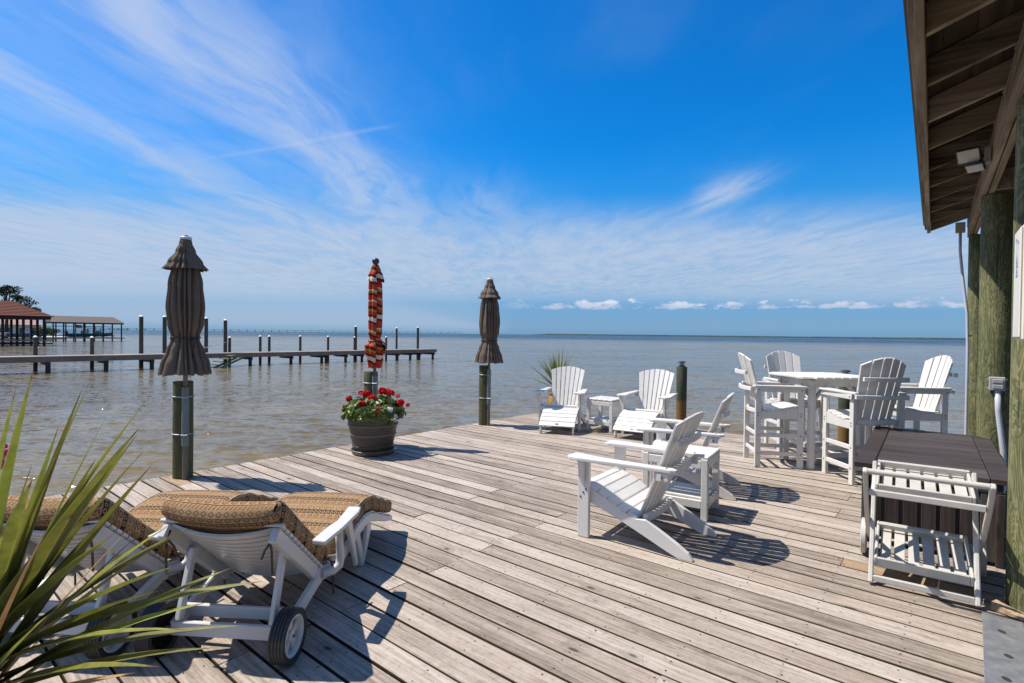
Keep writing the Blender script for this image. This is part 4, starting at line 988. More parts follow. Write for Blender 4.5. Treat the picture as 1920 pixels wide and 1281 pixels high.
# ------------------------------------------------------------------ loungers (local +X from head to foot)
RW = 'resin_white'
def strap(mb, pts, w=0.012): mb.tube(pts, w / 2, 5)
def lounger(loc, rz, label):
    o = thing('sun_lounger', loc, rz, label, 'sun lounger', 'white resin sun loungers with patterned cushions')
    HW = 0.27
    seat = [(0.36, 0.262), (0.50, 0.236), (0.65, 0.228), (0.80, 0.250), (0.95, 0.288), (1.08, 0.302), (1.20, 0.285), (1.36, 0.225), (1.52, 0.158), (1.66, 0.115)]
    hinge, btop = Vector((0.44, 0.240)), Vector((0.005, 0.615))
    for s in (-1, 1):
        # seat side rail
        mb = MB(); up = [(x, z) for x, z in seat]; lo = [(x, z - lerp(0.075, 0.035, max(0, (x - 0.9) / 0.76))) for x, z in reversed(seat)]
        mb.prism(up + lo, s * (HW - 0.014), s * (HW + 0.014)); mb.build('seat_rail', RW, o, bevel=0.004)
        # rear leg down to the wheel
        MB().bar((0.43, s * (HW + 0.003), 0.215), (0.03, s * (HW + 0.003), 0.105), 0.030, 0.062).build('rear_leg', RW, o, bevel=0.006)
        # V-shaped front leg
        MB().prism([(0.90, 0.245), (0.965, 0.250), (1.062, 0.03), (1.045, 0.0), (1.015, 0.0)], s * (HW - 0.016), s * (HW + 0.016)).build('front_leg', RW, o, bevel=0.005)
        MB().prism([(1.12, 0.235), (1.19, 0.215), (1.19, 0.185), (1.078, 0.012), (1.062, 0.0), (1.046, 0.0), (1.063, 0.032)], s * (HW - 0.013), s * (HW + 0.013)).build('front_leg', RW, o, bevel=0.004)
        # arm with bent support
        arm = [(0.215, 0.318), (0.205, 0.392), (0.40, 0.400), (0.66, 0.392), (0.745, 0.372), (0.745, 0.300), (0.60, 0.318), (0.50, 0.330), (0.40, 0.318)]
        MB().prism([(x, s * y) for x, y in arm], 0.452, 0.474, 'xy').build('armrest', RW, o, bevel=0.007, seg=2)
        MB().tube([(0.40, s * 0.29, 0.222), (0.46, s * 0.325, 0.216), (0.492, s * 0.345, 0.232), (0.500, s * 0.35, 0.27), (0.475, s * 0.355, 0.36), (0.455, s * 0.357, 0.451)], [0.022, 0.023, 0.024, 0.023, 0.021, 0.022], 10).build('arm_support', RW, o, smooth=True)
        MB().prism([(0.640, 0.450), (0.715, 0.450), (0.845, 0.10), (0.815, 0.085), (0.765, 0.20)], s * 0.300, s * 0.325).build('arm_post', RW, o, bevel=0.005)
        # back side rail
        d = (hinge - btop).normalized(); nrm = Vector((d.y, -d.x))
        if nrm.y > 0: nrm = -nrm
        p0, p1 = btop - d * 0.02, hinge + d * 0.04
        pts = [p0 + nrm * 0.014, p1 + nrm * 0.012, p1 + nrm * 0.075, p0 + nrm * 0.082]
        MB().prism([tuple(p) for p in pts], s * (HW - 0.028), s * (HW + 0.008)).build('back_rail', RW, o, bevel=0.005)
        # prop
        pt = btop + (hinge - btop) * 0.33 + nrm * 0.05
        MB().bar((pt.x, s * (HW - 0.045), pt.y), (0.015 if s > 0 else 0.02, s * (HW - 0.045), 0.150), 0.026, 0.040).build('back_prop', RW, o, bevel=0.005)
        # wheel
        wh = thing('wheel', (0, 0, 0)); wh.parent = o
        rot = Matrix.Rotation(-math.pi / 2 * s, 3, 'X'); c = (0.0, s * 0.31, 0.118)
        prof = [(0.090, -0.032), (0.104, -0.034)]
        for q in range(5):
            z = -0.030 + q * 0.015; prof += [(0.117, z - 0.005), (0.118, z + 0.004), (0.1145, z + 0.0065)]
        prof += [(0.104, 0.034), (0.090, 0.032)]
        MB().lathe(prof + [prof[0]], 40, c, rot).build('tyre', 'tyre_rubber', wh, smooth=40)
        rim = MB().lathe([(0.074, -0.028), (0.091, -0.031), (0.0915, 0.031), (0.084, 0.033), (0.078, 0.026), (0.074, 0.006), (0.074, -0.028)], 40, c, rot)
        for q in range(5):
            a = q * 2 * math.pi / 5 + 0.3; aw = 0.30
            pr_ = []
            for rr, hw_ in ((0.018, 0.9), (0.045, 0.36), (0.076, 0.30)): pr_.append((rr, hw_))
            for (ra, ha), (rb_, hb) in zip(pr_, pr_[1:]):
                vs = []
                for zz_ in (-0.006, 0.012):
                    for (rr, an) in ((ra, a - ha), (rb_, a - hb), (rb_, a + hb), (ra, a + ha)): vs.append(Vector(c) + rot @ Vector((rr * math.cos(an), rr * math.sin(an), zz_)))
                rim.quad_add(vs, [(0, 1, 2, 3), (7, 6, 5, 4), (0, 4, 5, 1), (1, 5, 6, 2), (2, 6, 7, 3), (3, 7, 4, 0)])
        rim.lathe([(0.0, -0.010), (0.0755, -0.010), (0.0755, -0.006), (0.0, -0.006)], 30, c, rot)
        rim.lathe([(0.0, -0.024), (0.024, -0.024), (0.026, 0.020), (0.012, 0.024), (0.0, 0.024)], 16, c, rot)
        rim.build('rim', RW, wh, smooth=40)
        MB().lathe([(0.0, 0.024), (0.007, 0.0245), (0.006, 0.028), (0.0, 0.028)], 10, c, rot).build('axle_nut', 'bolt_steel', wh)
    # curved back slats
    d = (hinge - btop).normalized(); nrm = Vector((d.y, -d.x)); nrm = -nrm if nrm.y > 0 else nrm
    L = (hinge - btop).length; ns = 12
    for k in range(ns):
        a = btop + d * (L * k / ns + 0.005 - 0.012); c = btop + d * (L * (k + 1) / ns - 0.005 - 0.012); mb = MB(); n = 12
        for i in range(n + 1):
            y = lerp(-HW - 0.012, HW + 0.012, i / n); sg = 0.052 * (1 - (y / HW) ** 2)
            for p, th in ((a, 0), (c, 0), (c, 0.012), (a, 0.012)):
                q = p + nrm * (sg + th); mb.v.append((q.x, y, q.y))
        for i in range(n):
            for j in range(4): mb.f.append((i * 4 + j, (i + 1) * 4 + j, (i + 1) * 4 + (j + 1) % 4, i * 4 + (j + 1) % 4))
        mb.f += [(3, 2, 1, 0), tuple(n * 4 + j for j in range(4))]
        mb.build('back_slat', RW, o, smooth=35)
    MB().box((btop.x - d.x * 0.022, 0, btop.y - d.y * 0.022 - 0.004), (0.022, 2 * HW + 0.05, 0.016)).build('head_bar', RW, o, bevel=0.005)
    # seat slats
    def seat_at(x): return curve(seat, x)
    k = 0; x = 0.50
    while x < 1.64:
        za, zb = seat_at(x), seat_at(x + 0.05)
        MB().prism([(x, za + 0.012), (x + 0.05, zb + 0.012), (x + 0.05, zb + 0.001), (x, za + 0.001)], -HW - 0.01, HW + 0.01).build('seat_slat', RW, o, bevel=0.003); x += 0.060
    # cross bars at the rear
    MB().span((0.095, -HW + 0.013, 0.128), (0.118, HW - 0.013, 0.185)).build('cross_bar', RW, o, bevel=0.004)
    MB().span((0.000, -HW + 0.013, 0.085), (0.024, HW - 0.013, 0.150)).build('cross_bar', RW, o, bevel=0.004)
    MB().tube([(0.0, -0.29, 0.118), (0.0, -0.262, 0.118)], 0.012, 8).tube([(0.0, 0.262, 0.118), (0.0, 0.29, 0.118)], 0.012, 8).build('axle', 'galvanised', o, smooth=40)
    return o, (btop, hinge, d, nrm, seat_at)
def cushion(loc, rz, geo_, label):
    btop, hinge, d, nrm, seat_at = geo_
    o = thing('lounger_cushion', loc, rz, label, 'cushion', 'patterned brown cushions on the loungers')
    TH, HWc = 0.100, 0.285
    def sweep(path, v0, sagf):
        mb = MB(); mb.uv = []; n = 32; prevv = v0; rows = len(path)
        per_ = []
        for k in range(n):
            a = 2 * math.pi * k / n; ca, sa = math.cos(a), math.sin(a); e = 0.32
            per_.append((math.copysign(abs(ca) ** e, ca), math.copysign(abs(sa) ** e, sa)))
        acc = v0
        for i, p in enumerate(path):
            if i: acc += (path[i] - path[i - 1]).length
            tg = (path[min(i + 1, rows - 1)] - path[max(i - 1, 0)]).normalized(); up = Vector((-tg.y, tg.x))
            if up.y < 0: up = -up
            endd = min(i, rows - 1 - i); sc = (0.80, 0.92, 0.98, 1.0)[min(endd, 3)]; scw = (0.93, 0.975, 0.992, 1.0)[min(endd, 3)]
            for k, (cx_, cy_) in enumerate(per_):
                y = cx_ * HWc * scw; hgt = TH / 2 + cy_ * TH / 2 * sc
                puff = 0.005 * (1 - (y / HWc) ** 2) * (1 if cy_ > 0 else 0) + 0.004 * mnoise.noise(Vector((p.x * 9, y * 9, cy_ * 2)))
                sg = sagf(y)
                q = p + up * (hgt + puff - sg); mb.v.append((q.x, y, q.y))
                # wrap the pattern round the edge
                mb.uv.append((y + (cy_ * 0.05 if abs(cx_) > 0.97 else 0.0), acc + (0.0 if abs(cy_) > 0.9 else cy_ * 0.02)))
        for i in range(rows - 1):
            for k in range(n): mb.f.append((i * n + k, i * n + (k + 1) % n, (i + 1) * n + (k + 1) % n, (i + 1) * n + k))
        mb.edges = [[tuple(Vector(mb.v[i * n + kk]) * 1.0) for i in range(rows)] for kk in (3, 13)]
        # boxed ends, with the pattern carried over the edge
        for r_, sgn in ((0, -1), (rows - 1, 1)):
            tg = (path[1] - path[0]).normalized() if r_ == 0 else (path[-2] - path[-1]).normalized()
            tops = [k for k in range(1, n // 2)]; m_ = 5; o_ = len(mb.v); va = v0 if r_ == 0 else acc
            for k in tops:
                A, B = Vector(mb.v[r_ * n + k]), Vector(mb.v[r_ * n + (n - k)])
                for j in range(m_ + 1):
                    f = j / m_; q = A.lerp(B, f); bul = 0.016 * math.sin(math.pi * f)
                    mb.v.append((q.x - tg.x * bul, q.y, q.z - tg.y * bul)); mb.uv.append((q.y, va + sgn * f * TH))
            for a_ in range(len(tops) - 1):
                for j in range(m_): mb.f.append((o_ + a_ * (m_ + 1) + j, o_ + (a_ + 1) * (m_ + 1) + j, o_ + (a_ + 1) * (m_ + 1) + j + 1, o_ + a_ * (m_ + 1) + j + 1))
        return mb, acc
    b0 = btop - d * 0.085; L = (hinge - b0).length - 0.02
    def dense(pts, m_=0.02): return pts
    back = [b0 + d * x for x in [0, 0.008, 0.022, 0.045] + [0.045 + (L - 0.09) * i / 14 for i in range(1, 15)] + [L - 0.022, L - 0.008, L]]
    mb, acc = sweep(back, 0.02, lambda y: 0.030 * (1 - (y / HWc) ** 2)); c1 = mb.build('back_cushion', 'cushion_fabric', o, smooth=True)
    for e_ in mb.edges: MB().tube(e_, 0.0055, 6).build('piping', 'tie_cloth_pale', c1, smooth=True)
    xs = [0.475, 0.483, 0.50, 0.525] + [0.525 + (1.60 - 0.525) * i / 26 for i in range(1, 27)] + [1.625, 1.640, 1.648]
    sp = [Vector((x, seat_at(x) + 0.016)) for x in xs]
    mb, acc = sweep(sp, acc + 0.02, lambda y: 0.0); c2_ = mb.build('seat_cushion', 'cushion_fabric', o, smooth=True)
    for e_ in mb.edges: MB().tube(e_, 0.0055, 6).build('piping', 'tie_cloth_pale', c2_, smooth=True)
    # ties
    tm = MB()
    for s in (-1, 1):
        h = btop + d * 0.02 + nrm * 0.05
        tm.tube([(h.x - 0.01, s * 0.24, h.y + 0.02), (h.x - 0.03, s * 0.245, h.y - 0.01), (h.x - 0.025, s * 0.25, h.y - 0.05), (h.x - 0.022, s * 0.252, h.y - 0.16)], 0.0055, 5)
        tm.tube([(h.x - 0.03, s * 0.245, h.y - 0.01), (h.x - 0.02, s * 0.215, h.y - 0.05), (h.x - 0.02, s * 0.20, h.y - 0.09)], 0.0055, 5)
        q = hinge
        tm.tube([(q.x + 0.02, s * 0.285, q.y + 0.05), (q.x + 0.05, s * 0.305, q.y + 0.01), (q.x + 0.055, s * 0.31, q.y - 0.07), (q.x + 0.06, s * 0.312, q.y - 0.17)], 0.0055, 5)
        tm.tube([(q.x + 0.05, s * 0.305, q.y + 0.01), (q.x + 0.10, s * 0.31, q.y - 0.01), (q.x + 0.13, s * 0.30, q.y - 0.08)], 0.0055, 5)
    tm.build('tie_ribbons', 'tie_cloth', o, smooth=True)
    tm = MB()
    for s in (-1, 1):
        q = hinge; tm.tube([(q.x + 0.02, s * 0.287, q.y + 0.05), (q.x + 0.08, s * 0.318, q.y + 0.035), (q.x + 0.14, s * 0.318, q.y + 0.06), (q.x + 0.15, s * 0.305, q.y + 0.085)], 0.007, 6)
    tm.build('tie_knot', 'tie_cloth_pale', o, smooth=True)
    return o
LA = R_(125.0); LT = Vector((math.sin(LA), -math.cos(LA), 0)); LF = Vector((math.cos(LA), math.sin(LA), 0))
L1 = Vector((-2.340, 1.251, 0)) - LT * 0.31
L2 = L1 - LT * 0.823 - LF * 0.05
lo1, geo1 = lounger(tuple(L1), LA, 'white sun lounger in full view with big black-tyred wheels, left foreground')
lo2 = dup(lo1, tuple(L2), LA + R_(1.5), 'white sun lounger half hidden behind the spiky yucca leaves')
cu1 = cushion(tuple(L1), LA, geo1, 'tan and brown patterned cushion on the fully visible lounger')
cu2 = dup(cu1, tuple(L2), LA + R_(1.5), 'tan and brown patterned cushion on the lounger behind the yucca')

# ------------------------------------------------------------------ dark storage box
BX_ = thing('storage_box', (-0.165, 4.80, 0), R_(2.2), 'long dark brown timber storage box with plank lid beside the pavilion post', 'storage box')
bl, bw, bh = 2.00, 0.74, 0.545
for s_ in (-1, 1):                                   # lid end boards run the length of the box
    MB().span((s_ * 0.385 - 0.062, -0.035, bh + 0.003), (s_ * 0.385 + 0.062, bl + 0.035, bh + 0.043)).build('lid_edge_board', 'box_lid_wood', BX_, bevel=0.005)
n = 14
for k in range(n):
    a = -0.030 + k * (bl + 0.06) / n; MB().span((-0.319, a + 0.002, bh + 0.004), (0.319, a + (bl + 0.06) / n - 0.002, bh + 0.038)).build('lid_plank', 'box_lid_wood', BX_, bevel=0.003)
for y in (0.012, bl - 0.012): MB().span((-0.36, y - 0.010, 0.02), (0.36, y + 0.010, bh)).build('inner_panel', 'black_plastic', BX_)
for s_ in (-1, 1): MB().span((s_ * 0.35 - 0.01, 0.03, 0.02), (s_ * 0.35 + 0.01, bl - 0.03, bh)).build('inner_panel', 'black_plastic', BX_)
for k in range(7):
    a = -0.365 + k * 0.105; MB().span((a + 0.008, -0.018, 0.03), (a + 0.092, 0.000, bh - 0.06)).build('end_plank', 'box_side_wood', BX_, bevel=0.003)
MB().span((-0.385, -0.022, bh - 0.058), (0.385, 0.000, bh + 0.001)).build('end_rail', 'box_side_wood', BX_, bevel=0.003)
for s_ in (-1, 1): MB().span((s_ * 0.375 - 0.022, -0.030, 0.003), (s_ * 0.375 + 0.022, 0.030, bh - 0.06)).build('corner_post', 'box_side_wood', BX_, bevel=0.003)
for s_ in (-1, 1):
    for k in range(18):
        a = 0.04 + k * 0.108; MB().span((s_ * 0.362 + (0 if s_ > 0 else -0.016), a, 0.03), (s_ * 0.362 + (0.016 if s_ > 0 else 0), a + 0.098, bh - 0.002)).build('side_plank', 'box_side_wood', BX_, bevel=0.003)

# ------------------------------------------------------------------ serving cart
WC = 'white_cart'
o = thing('serving_cart', (-0.160, 3.965, 0), R_(4.0), 'white folding serving cart with two slatted trays leaning by the dark box', 'serving cart')
for s_ in (-1, 1):
    x = s_ * 0.250
    MB().bar((x, 0.0, 0.012), (x, 0.345, 0.690), 0.026, 0.040, (0, 1, 0)).build('front_leg', WC, o, bevel=0.006)
    xx = s_ * 0.279; pl = [(-0.225, 0.745), (-0.165, 0.665), (-0.06, 0.555), (0.12, 0.385), (0.35, 0.225), (0.565, 0.125)]
    mb = MB()
    for p, q in zip(pl, pl[1:]): pass
    nrm_ = []
    for i in range(len(pl)):
        a_, c_ = Vector(pl[max(i - 1, 0)]), Vector(pl[min(i + 1, len(pl) - 1)]); d_ = (c_ - a_).normalized(); nrm_.append(Vector((-d_.y, d_.x)) * 0.019)
    out = [(pl[i][0] + nrm_[i].x, pl[i][1] + nrm_[i].y) for i in range(len(pl))] + [(pl[i][0] - nrm_[i].x, pl[i][1] - nrm_[i].y) for i in reversed(range(len(pl)))]
    MB().prism(out, xx - 0.0125, xx + 0.0125, 'yz').build('handle_leg', WC, o, bevel=0.005)
    wx = s_ * 0.305; rot = Matrix.Rotation(math.pi / 2 * s_, 3, 'Y')
    MB().lathe([(0.0, -0.012), (0.112, -0.012), (0.120, -0.008), (0.120, 0.016), (0.114, 0.020), (0.100, 0.018), (0.094, 0.012), (0.04, 0.012), (0.034, 0.022), (0.0, 0.022)], 36, (wx + s_ * 0.004, 0.565, 0.1225), rot).build('wheel', WC, o, smooth=40)
    MB().bar((x, 0.05, 0.548), (x, 0.48, 0.625), 0.022, 0.03).build('tray_bearer', WC, o, bevel=0.004)
    MB().bar((x, 0.06, 0.100), (x, 0.50, 0.200), 0.022, 0.03).build('tray_bearer', WC, o, bevel=0.004)
MB().tube([(-0.268, -0.215, 0.735), (0.268, -0.215, 0.735)], 0.0165, 12).build('handle_bar', WC, o, smooth=40)
MB().tube([(-0.29, 0.565, 0.1225), (0.29, 0.565, 0.1225)], 0.010, 8).build('axle', WC, o, smooth=40)
MB().box((0, 0.012, 0.042), (0.478, 0.024, 0.036)).build('bottom_rail', WC, o, bevel=0.004)
MB().box((0, -0.112, 0.592), (0.530, 0.022, 0.036)).build('front_rail', WC, o, bevel=0.004)
def tray(y0, z0, y1, z1, hw, nm):
    d = Vector((0, y1 - y0, z1 - z0)); L = d.length; d.normalize(); up = Vector((0, -d.z, d.y))
    rot = Matrix((Vector((1, 0, 0)), d, up)).transposed(); c0 = Vector((0, y0, z0))
    tr = thing(nm, (0, 0, 0)); tr.parent = o
    for s_ in (-1, 1): MB().box(c0 + d * L / 2 + Vector((s_ * (hw - 0.008), 0, 0)) + up * 0.03, (0.016, L, 0.062), rot).build('rim', WC, tr, bevel=0.004)
    for f in (0.008, L - 0.008): MB().box(c0 + d * f + up * 0.03, (2 * hw - 0.033, 0.016, 0.062), rot).build('rim', WC, tr, bevel=0.004)
    for k in range(6):
        wd = (2 * hw - 0.036) / 6; x = -hw + 0.018 + wd * (k + 0.5)
        MB().box(c0 + d * L / 2 + Vector((x, 0, 0)) + up * 0.012, (wd - 0.016, L - 0.034, 0.014), rot).build('slat', WC, tr, bevel=0.003)
    MB().box(c0 + d * (L - 0.05) + up * 0.066, (2 * hw - 0.002, 0.018, 0.014), rot).build('rim_batten', WC, tr, bevel=0.003)
tray(0.045, 0.552, 0.470, 0.625, 0.236, 'upper_tray')
tray(0.055, 0.100, 0.500, 0.205, 0.236, 'lower_tray')

# ------------------------------------------------------------------ pavilion at the right
PR = R_(1.91); PO = (0.332, 0, 0)
def pav_point(x, y): return (PO[0] + x * math.cos(PR) - y * math.sin(PR), PO[1] + x * math.sin(PR) + y * math.cos(PR))
for (lx, ly, r, zt, lab, sd) in ((0.150, 4.22, 0.132, 2.858, 'thick green pavilion post at the right edge carrying the electric cabinet', 31), (0.135, 6.82, 0.132, 2.858, 'green pavilion post behind the storage box with the outlet box', 32), (0.125, 9.28, 0.118, 2.858, 'farthest green pavilion post beside the thin grey conduit', 33)):
    px, py = pav_point(lx, ly); o = thing('pavilion_post', (px, py, 0), sd * 0.7, lab, 'post', 'round green timber posts of the pavilion')
    pile_mesh(MB(), r, -2.4, zt - 0.008, 28, sd).build('shaft', 'pavilion_post', o, smooth=35)
for lx, ly in ((3.4, 4.22), (3.4, 6.82), (3.4, 9.28), (3.4, 1.6), (0.14, 1.2)):
    if lx < 1: continue
    px, py = pav_point(lx, ly); o = thing('pavilion_post', (px, py, 0), 0.5, 'round green pavilion post on the far side, outside the picture, %s' % {4.22: 'level with the cart', 6.82: 'level with the box', 9.28: 'over the water', 1.6: 'nearest the house'}[ly], 'post', 'pavilion posts outside the picture')
    pile_mesh(MB(), 0.13, -2.4, 2.85, 20, 40).build('shaft', 'pavilion_post', o, smooth=35)
pv = thing('pavilion_roof', PO, PR, 'open timber pavilion roof with bare rafters at the upper right', 'roof')
YA, YB = -1.6, 9.53
SL = 0.34
def rz_(x): return 2.985 + (x + 0.39) * SL         # underside of the rafters
for a, c in ((YA, 1.55), (1.556, 4.62), (4.626, YB - 0.05)):
    MB().span((0.0, a, 2.862), (0.042, c, 3.112)).build('beam', 'beam_wood', pv, bevel=0.004)
for a, c in ((YA, 4.40), (4.406, YB - 0.05)):
    MB().span((0.050, a, 2.860), (0.092, c, 3.110)).build('beam', 'beam_wood', pv, bevel=0.004)
MB().span((0.094, 6.60, 2.862), (3.35, 6.64, 3.05)).build('cross_beam', 'beam_wood', pv, bevel=0.004)
MB().span((3.35, YA, 2.862), (3.43, YB - 0.05, 3.112)).build('beam', 'beam_wood', pv, bevel=0.004)
k = -8
while True:
    y = 4.04 + k * 0.675; k += 1
    if y < YA + 0.05: continue
    if y > YB - 0.02: break
    rf = MB().prism([(-0.388, rz_(-0.388)), (1.75, rz_(1.75)), (1.75, rz_(1.75) + 0.19), (-0.388, rz_(-0.388) + 0.16)], y - 0.020, y + 0.020).build('rafter', 'rafter_wood', pv, bevel=0.003)
    # metal tie where rafter meets beam
    tie = MB(); tie.span((-0.003, y + 0.0205, 3.00), (0.0, y + 0.062, 3.20)); tie.span((-0.050, y + 0.0205, 3.125), (0.0, y + 0.0225, 3.225))
    for q in range(4): tie.box((-0.0045, y + 0.045, 3.02 + 0.03 * q), (0.004, 0.010, 0.010))
    tie.build('metal_tie', 'galvanised', rf)
    MB().prism([(3.85, 2.98), (1.754, rz_(1.75)), (1.754, rz_(1.75) + 0.19), (3.85, 3.15)], y - 0.020, y + 0.020).build('rafter', 'rafter_wood', pv)
ys = [YA, 1.4, 5.15, YB]
for a, c in zip(ys, ys[1:]): MB().span((-0.428, a + 0.003, 2.972), (-0.3895, c - 0.003, 3.155)).build('fascia_board', 'beam_wood', pv, bevel=0.004)
ys = [YA, 2.6, 6.35, YB]
for a, c in zip(ys, ys[1:]): MB().span((-0.455, a + 0.003, 3.020), (-0.4295, c - 0.003, 3.165)).build('trim_board', 'beam_wood', pv, bevel=0.003)
MB().span((-0.472, YA, 3.085), (-0.4565, YB + 0.01, 3.185)).build('drip_edge', 'drip_edge', pv)
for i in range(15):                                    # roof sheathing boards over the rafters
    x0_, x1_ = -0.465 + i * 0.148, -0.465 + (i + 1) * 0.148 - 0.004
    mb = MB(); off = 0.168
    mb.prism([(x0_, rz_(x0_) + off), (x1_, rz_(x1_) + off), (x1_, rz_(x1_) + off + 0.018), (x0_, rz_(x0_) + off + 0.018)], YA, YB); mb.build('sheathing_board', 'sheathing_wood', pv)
mb = MB(); mb.prism([(-0.478, rz_(-0.478) + 0.190), (1.76, rz_(1.76) + 0.190), (3.95, 2.98 + 0.19), (3.95, 3.20), (1.76, rz_(1.76) + 0.215), (-0.478, rz_(-0.478) + 0.205)], YA - 0.02, YB + 0.02); mb.build('roofing', 'shingle', pv)
MB().span((-0.41, YB - 0.040, 3.16), (1.7, YB - 0.002, 3.20)).build('end_trim', 'beam_wood', pv)

# flood light on the beam
fx, fy = pav_point(-0.002, 5.60)
o = thing('flood_light', (fx, fy, 2.93), PR, 'twin-headed flood light with pale lenses mounted on the pavilion beam', 'flood light')
MB().span((-0.045, -0.045, -0.06), (-0.002, 0.045, 0.06)).build('mount_box', 'box_grey', o, bevel=0.006)
MB().tube([(-0.045, 0, 0), (-0.085, 0, 0.0), (-0.115, -0.01, -0.02)], 0.014, 8).build('bracket', 'flood_body', o, smooth=True)
def head(c, nrm_, wd, ht, nm):
    nrm_ = Vector(nrm_).normalized(); a = Vector((0, 0, 1)).cross(nrm_).normalized(); u_ = nrm_.cross(a); rot = Matrix((a, u_, nrm_)).transposed(); c = Vector(c)
    h = MB().box(c, (wd, ht, 0.030), rot).build('lamp_head', 'flood_body', o, bevel=0.008)
    MB().box(c + nrm_ * 0.0165, (wd * 0.86, ht * 0.80, 0.006), rot).build('lens', 'flood_glass', h, bevel=0.002)
head((-0.135, -0.02, 0.015), (-0.25, -0.85, -0.55), 0.155, 0.118, 'a'); head((-0.095, -0.03, -0.085), (-0.2, -0.6, -0.85), 0.12, 0.085, 'b')
MB().tube([(-0.06, 0, -0.03), (-0.085, -0.02, -0.07)], 0.010, 8).build('bracket', 'flood_body', o, smooth=True)

# electric cabinet on the first post
cx_, cy_ = pav_point(0.022, 3.80)
o = thing('electric_cabinet', (cx_, cy_, 1.50), PR, 'cream metal cabinet with blue palm print fixed to the near post', 'cabinet')
MB().span((0.0, 0.0, 0.0), (0.26, 0.285, 0.60)).build('cabinet_body', 'panel_cream', o, bevel=0.008)
MB().span((-0.010, 0.010, 0.015), (-0.0005, 0.275, 0.585)).build('door', 'panel_cream', o, bevel=0.004)
MB().span((0.06, 0.02, -0.05), (0.20, 0.2, -0.001)).build('base_bracket', 'panel_cream', o, bevel=0.004)
pm = MB()
def pr_y(y, z): return (-0.0112, y, z)
def flat(pts): pm.quad_add([pr_y(y, z) for y, z in pts], [tuple(range(len(pts)))])
for (y, zb, zt) in ((0.105, 0.40, 0.505), (0.180, 0.41, 0.525)):
    flat([(y - 0.003, zb), (y + 0.003, zb), (y + 0.004, zt), (y - 0.001, zt)])
    for q in range(6):
        a = R_(20 + q * 28); r = 0.040; flat([(y, zt), (y + r * 0.6 * math.cos(a - 0.12), zt + r * 0.6 * math.sin(a - 0.12) * 0.8 + 0.006), (y + r * math.cos(a), zt + r * math.sin(a) * 0.55 - 0.006), (y + r * 0.55 * math.cos(a + 0.1), zt + r * 0.5 * math.sin(a + 0.1) * 0.8)])
for (y0_, y1_, z0_, z1_) in ((0.125, 0.165, 0.405, 0.43), (0.105, 0.180, 0.385, 0.402), (0.115, 0.172, 0.355, 0.378), (0.100, 0.185, 0.335, 0.350), (0.135, 0.155, 0.432, 0.455)):
    flat([(y0_, z0_), (y1_, z0_), (y1_ - 0.01, z1_), (y0_ + 0.012, z1_)])
pm.build('palm_print', 'print_blue', o)

# conduits and boxes
jx, jy = pav_point(-0.085, 9.02)
o = thing('conduit', (0, 0, 0), 0, 'thin pale grey conduit running from the eave down past the farthest post', 'conduit')
c0 = Vector((jx, jy, 2.88)); MB().tube([c0 + Vector(v) for v in ((0, 0, 0), (0.003, 0, -0.25), (0.03, 0.0, -0.55), (0.085, 0, -1.05), (0.098, 0, -1.5), (0.100, 0, -3.2), (0.10, 0, -4.2))], 0.017, 10).build('pipe', 'conduit_grey', o, smooth=True)
MB().box(c0 + Vector((0, 0, 0.05)), (0.10, 0.07, 0.13)).build('junction_box', 'box_grey', o, bevel=0.006)
MB().box(c0 + Vector((0.112, 0.0, -1.33)), (0.05, 0.03, 0.02)).build('pipe_clip', 'bolt_steel', o)
ox, oy = pav_point(0.135, 6.82 - 0.155)
o = thing('outlet_box', (ox, oy, 1.10), PR, 'grey weatherproof outlet box with conduit on the middle pavilion post', 'outlet')
MB().box((0, -0.002, 0), (0.115, 0.05, 0.125)).build('box_body', 'box_grey', o, bevel=0.006)
for z in (0.026, -0.026): MB().box((0.005, -0.031, z), (0.075, 0.010, 0.036)).build('flap', 'box_grey', o, bevel=0.004)
for x in (-0.062, 0.062):
    for z in (-0.04, 0.04): MB().box((x, 0.01, z), (0.014, 0.02, 0.014)).build('lug', 'box_grey', o)
MB().tube([(0.005, 0, -0.06), (0.012, 0, -0.25), (0.05, -0.01, -0.60), (0.06, -0.01, -0.95), (0.04, -0.012, -1.02), (-0.06, -0.012, -1.05)], 0.023, 10).build('pipe', 'conduit_grey', o, smooth=True)

# galvanised plate and rail at the lower right
o = thing('galvanised_plate', (0.088, 2.30, 0), R_(-0.6), 'galvanised steel plate with oval holes bolted along the deck edge', 'plate')
MB().span((0, 0, 0.004), (0.165, 1.63, 0.013)).build('plate', 'galvanised', o, bevel=0.002)
for i, y in enumerate((0.12, 0.40, 0.66, 0.92, 1.16, 1.43)):
    hm = MB(); hx, hy = (0.075 if i % 2 else 0.09), y
    hm.quad_add([(hx + 0.018 * math.cos(q * math.pi / 6), hy + 0.018 * math.sin(q * math.pi / 6) - 0.006 * math.cos(q * math.pi / 6), 0.0136) for q in range(12)], [tuple(range(12))]); hm.build('oval_hole', 'bolt_steel', o)
o = thing('steel_rail', (0.262, 2.30, 0), R_(-0.6), 'rounded galvanised rail lying beside the perforated plate', 'rail')
pts = [(0.0, 0.004)] + [(0.045 - 0.045 * math.cos(a), 0.004 + 0.05 * math.sin(a)) for a in [math.pi * q / 10 for q in range(11)]]
MB().prism(pts, 0, 1.60).build('rail_body', 'galvanised', o, smooth=40)
MB().span((0.091, 0, 0.004), (0.30, 1.60, 0.012)).build('rail_flange', 'galvanised', o)
px, py = pav_point(0.02, 4.02)
o = thing('wood_wedge', (px, py, 0), R_(-25), 'small fresh orange timber wedge at the foot of the near post', 'wedge')
MB().prism([(-0.07, 0.003), (0.08, 0.003), (0.08, 0.018), (-0.07, 0.05)], -0.03, 0.03).build('wedge', 'tie_cloth_pale', o, bevel=0.003)

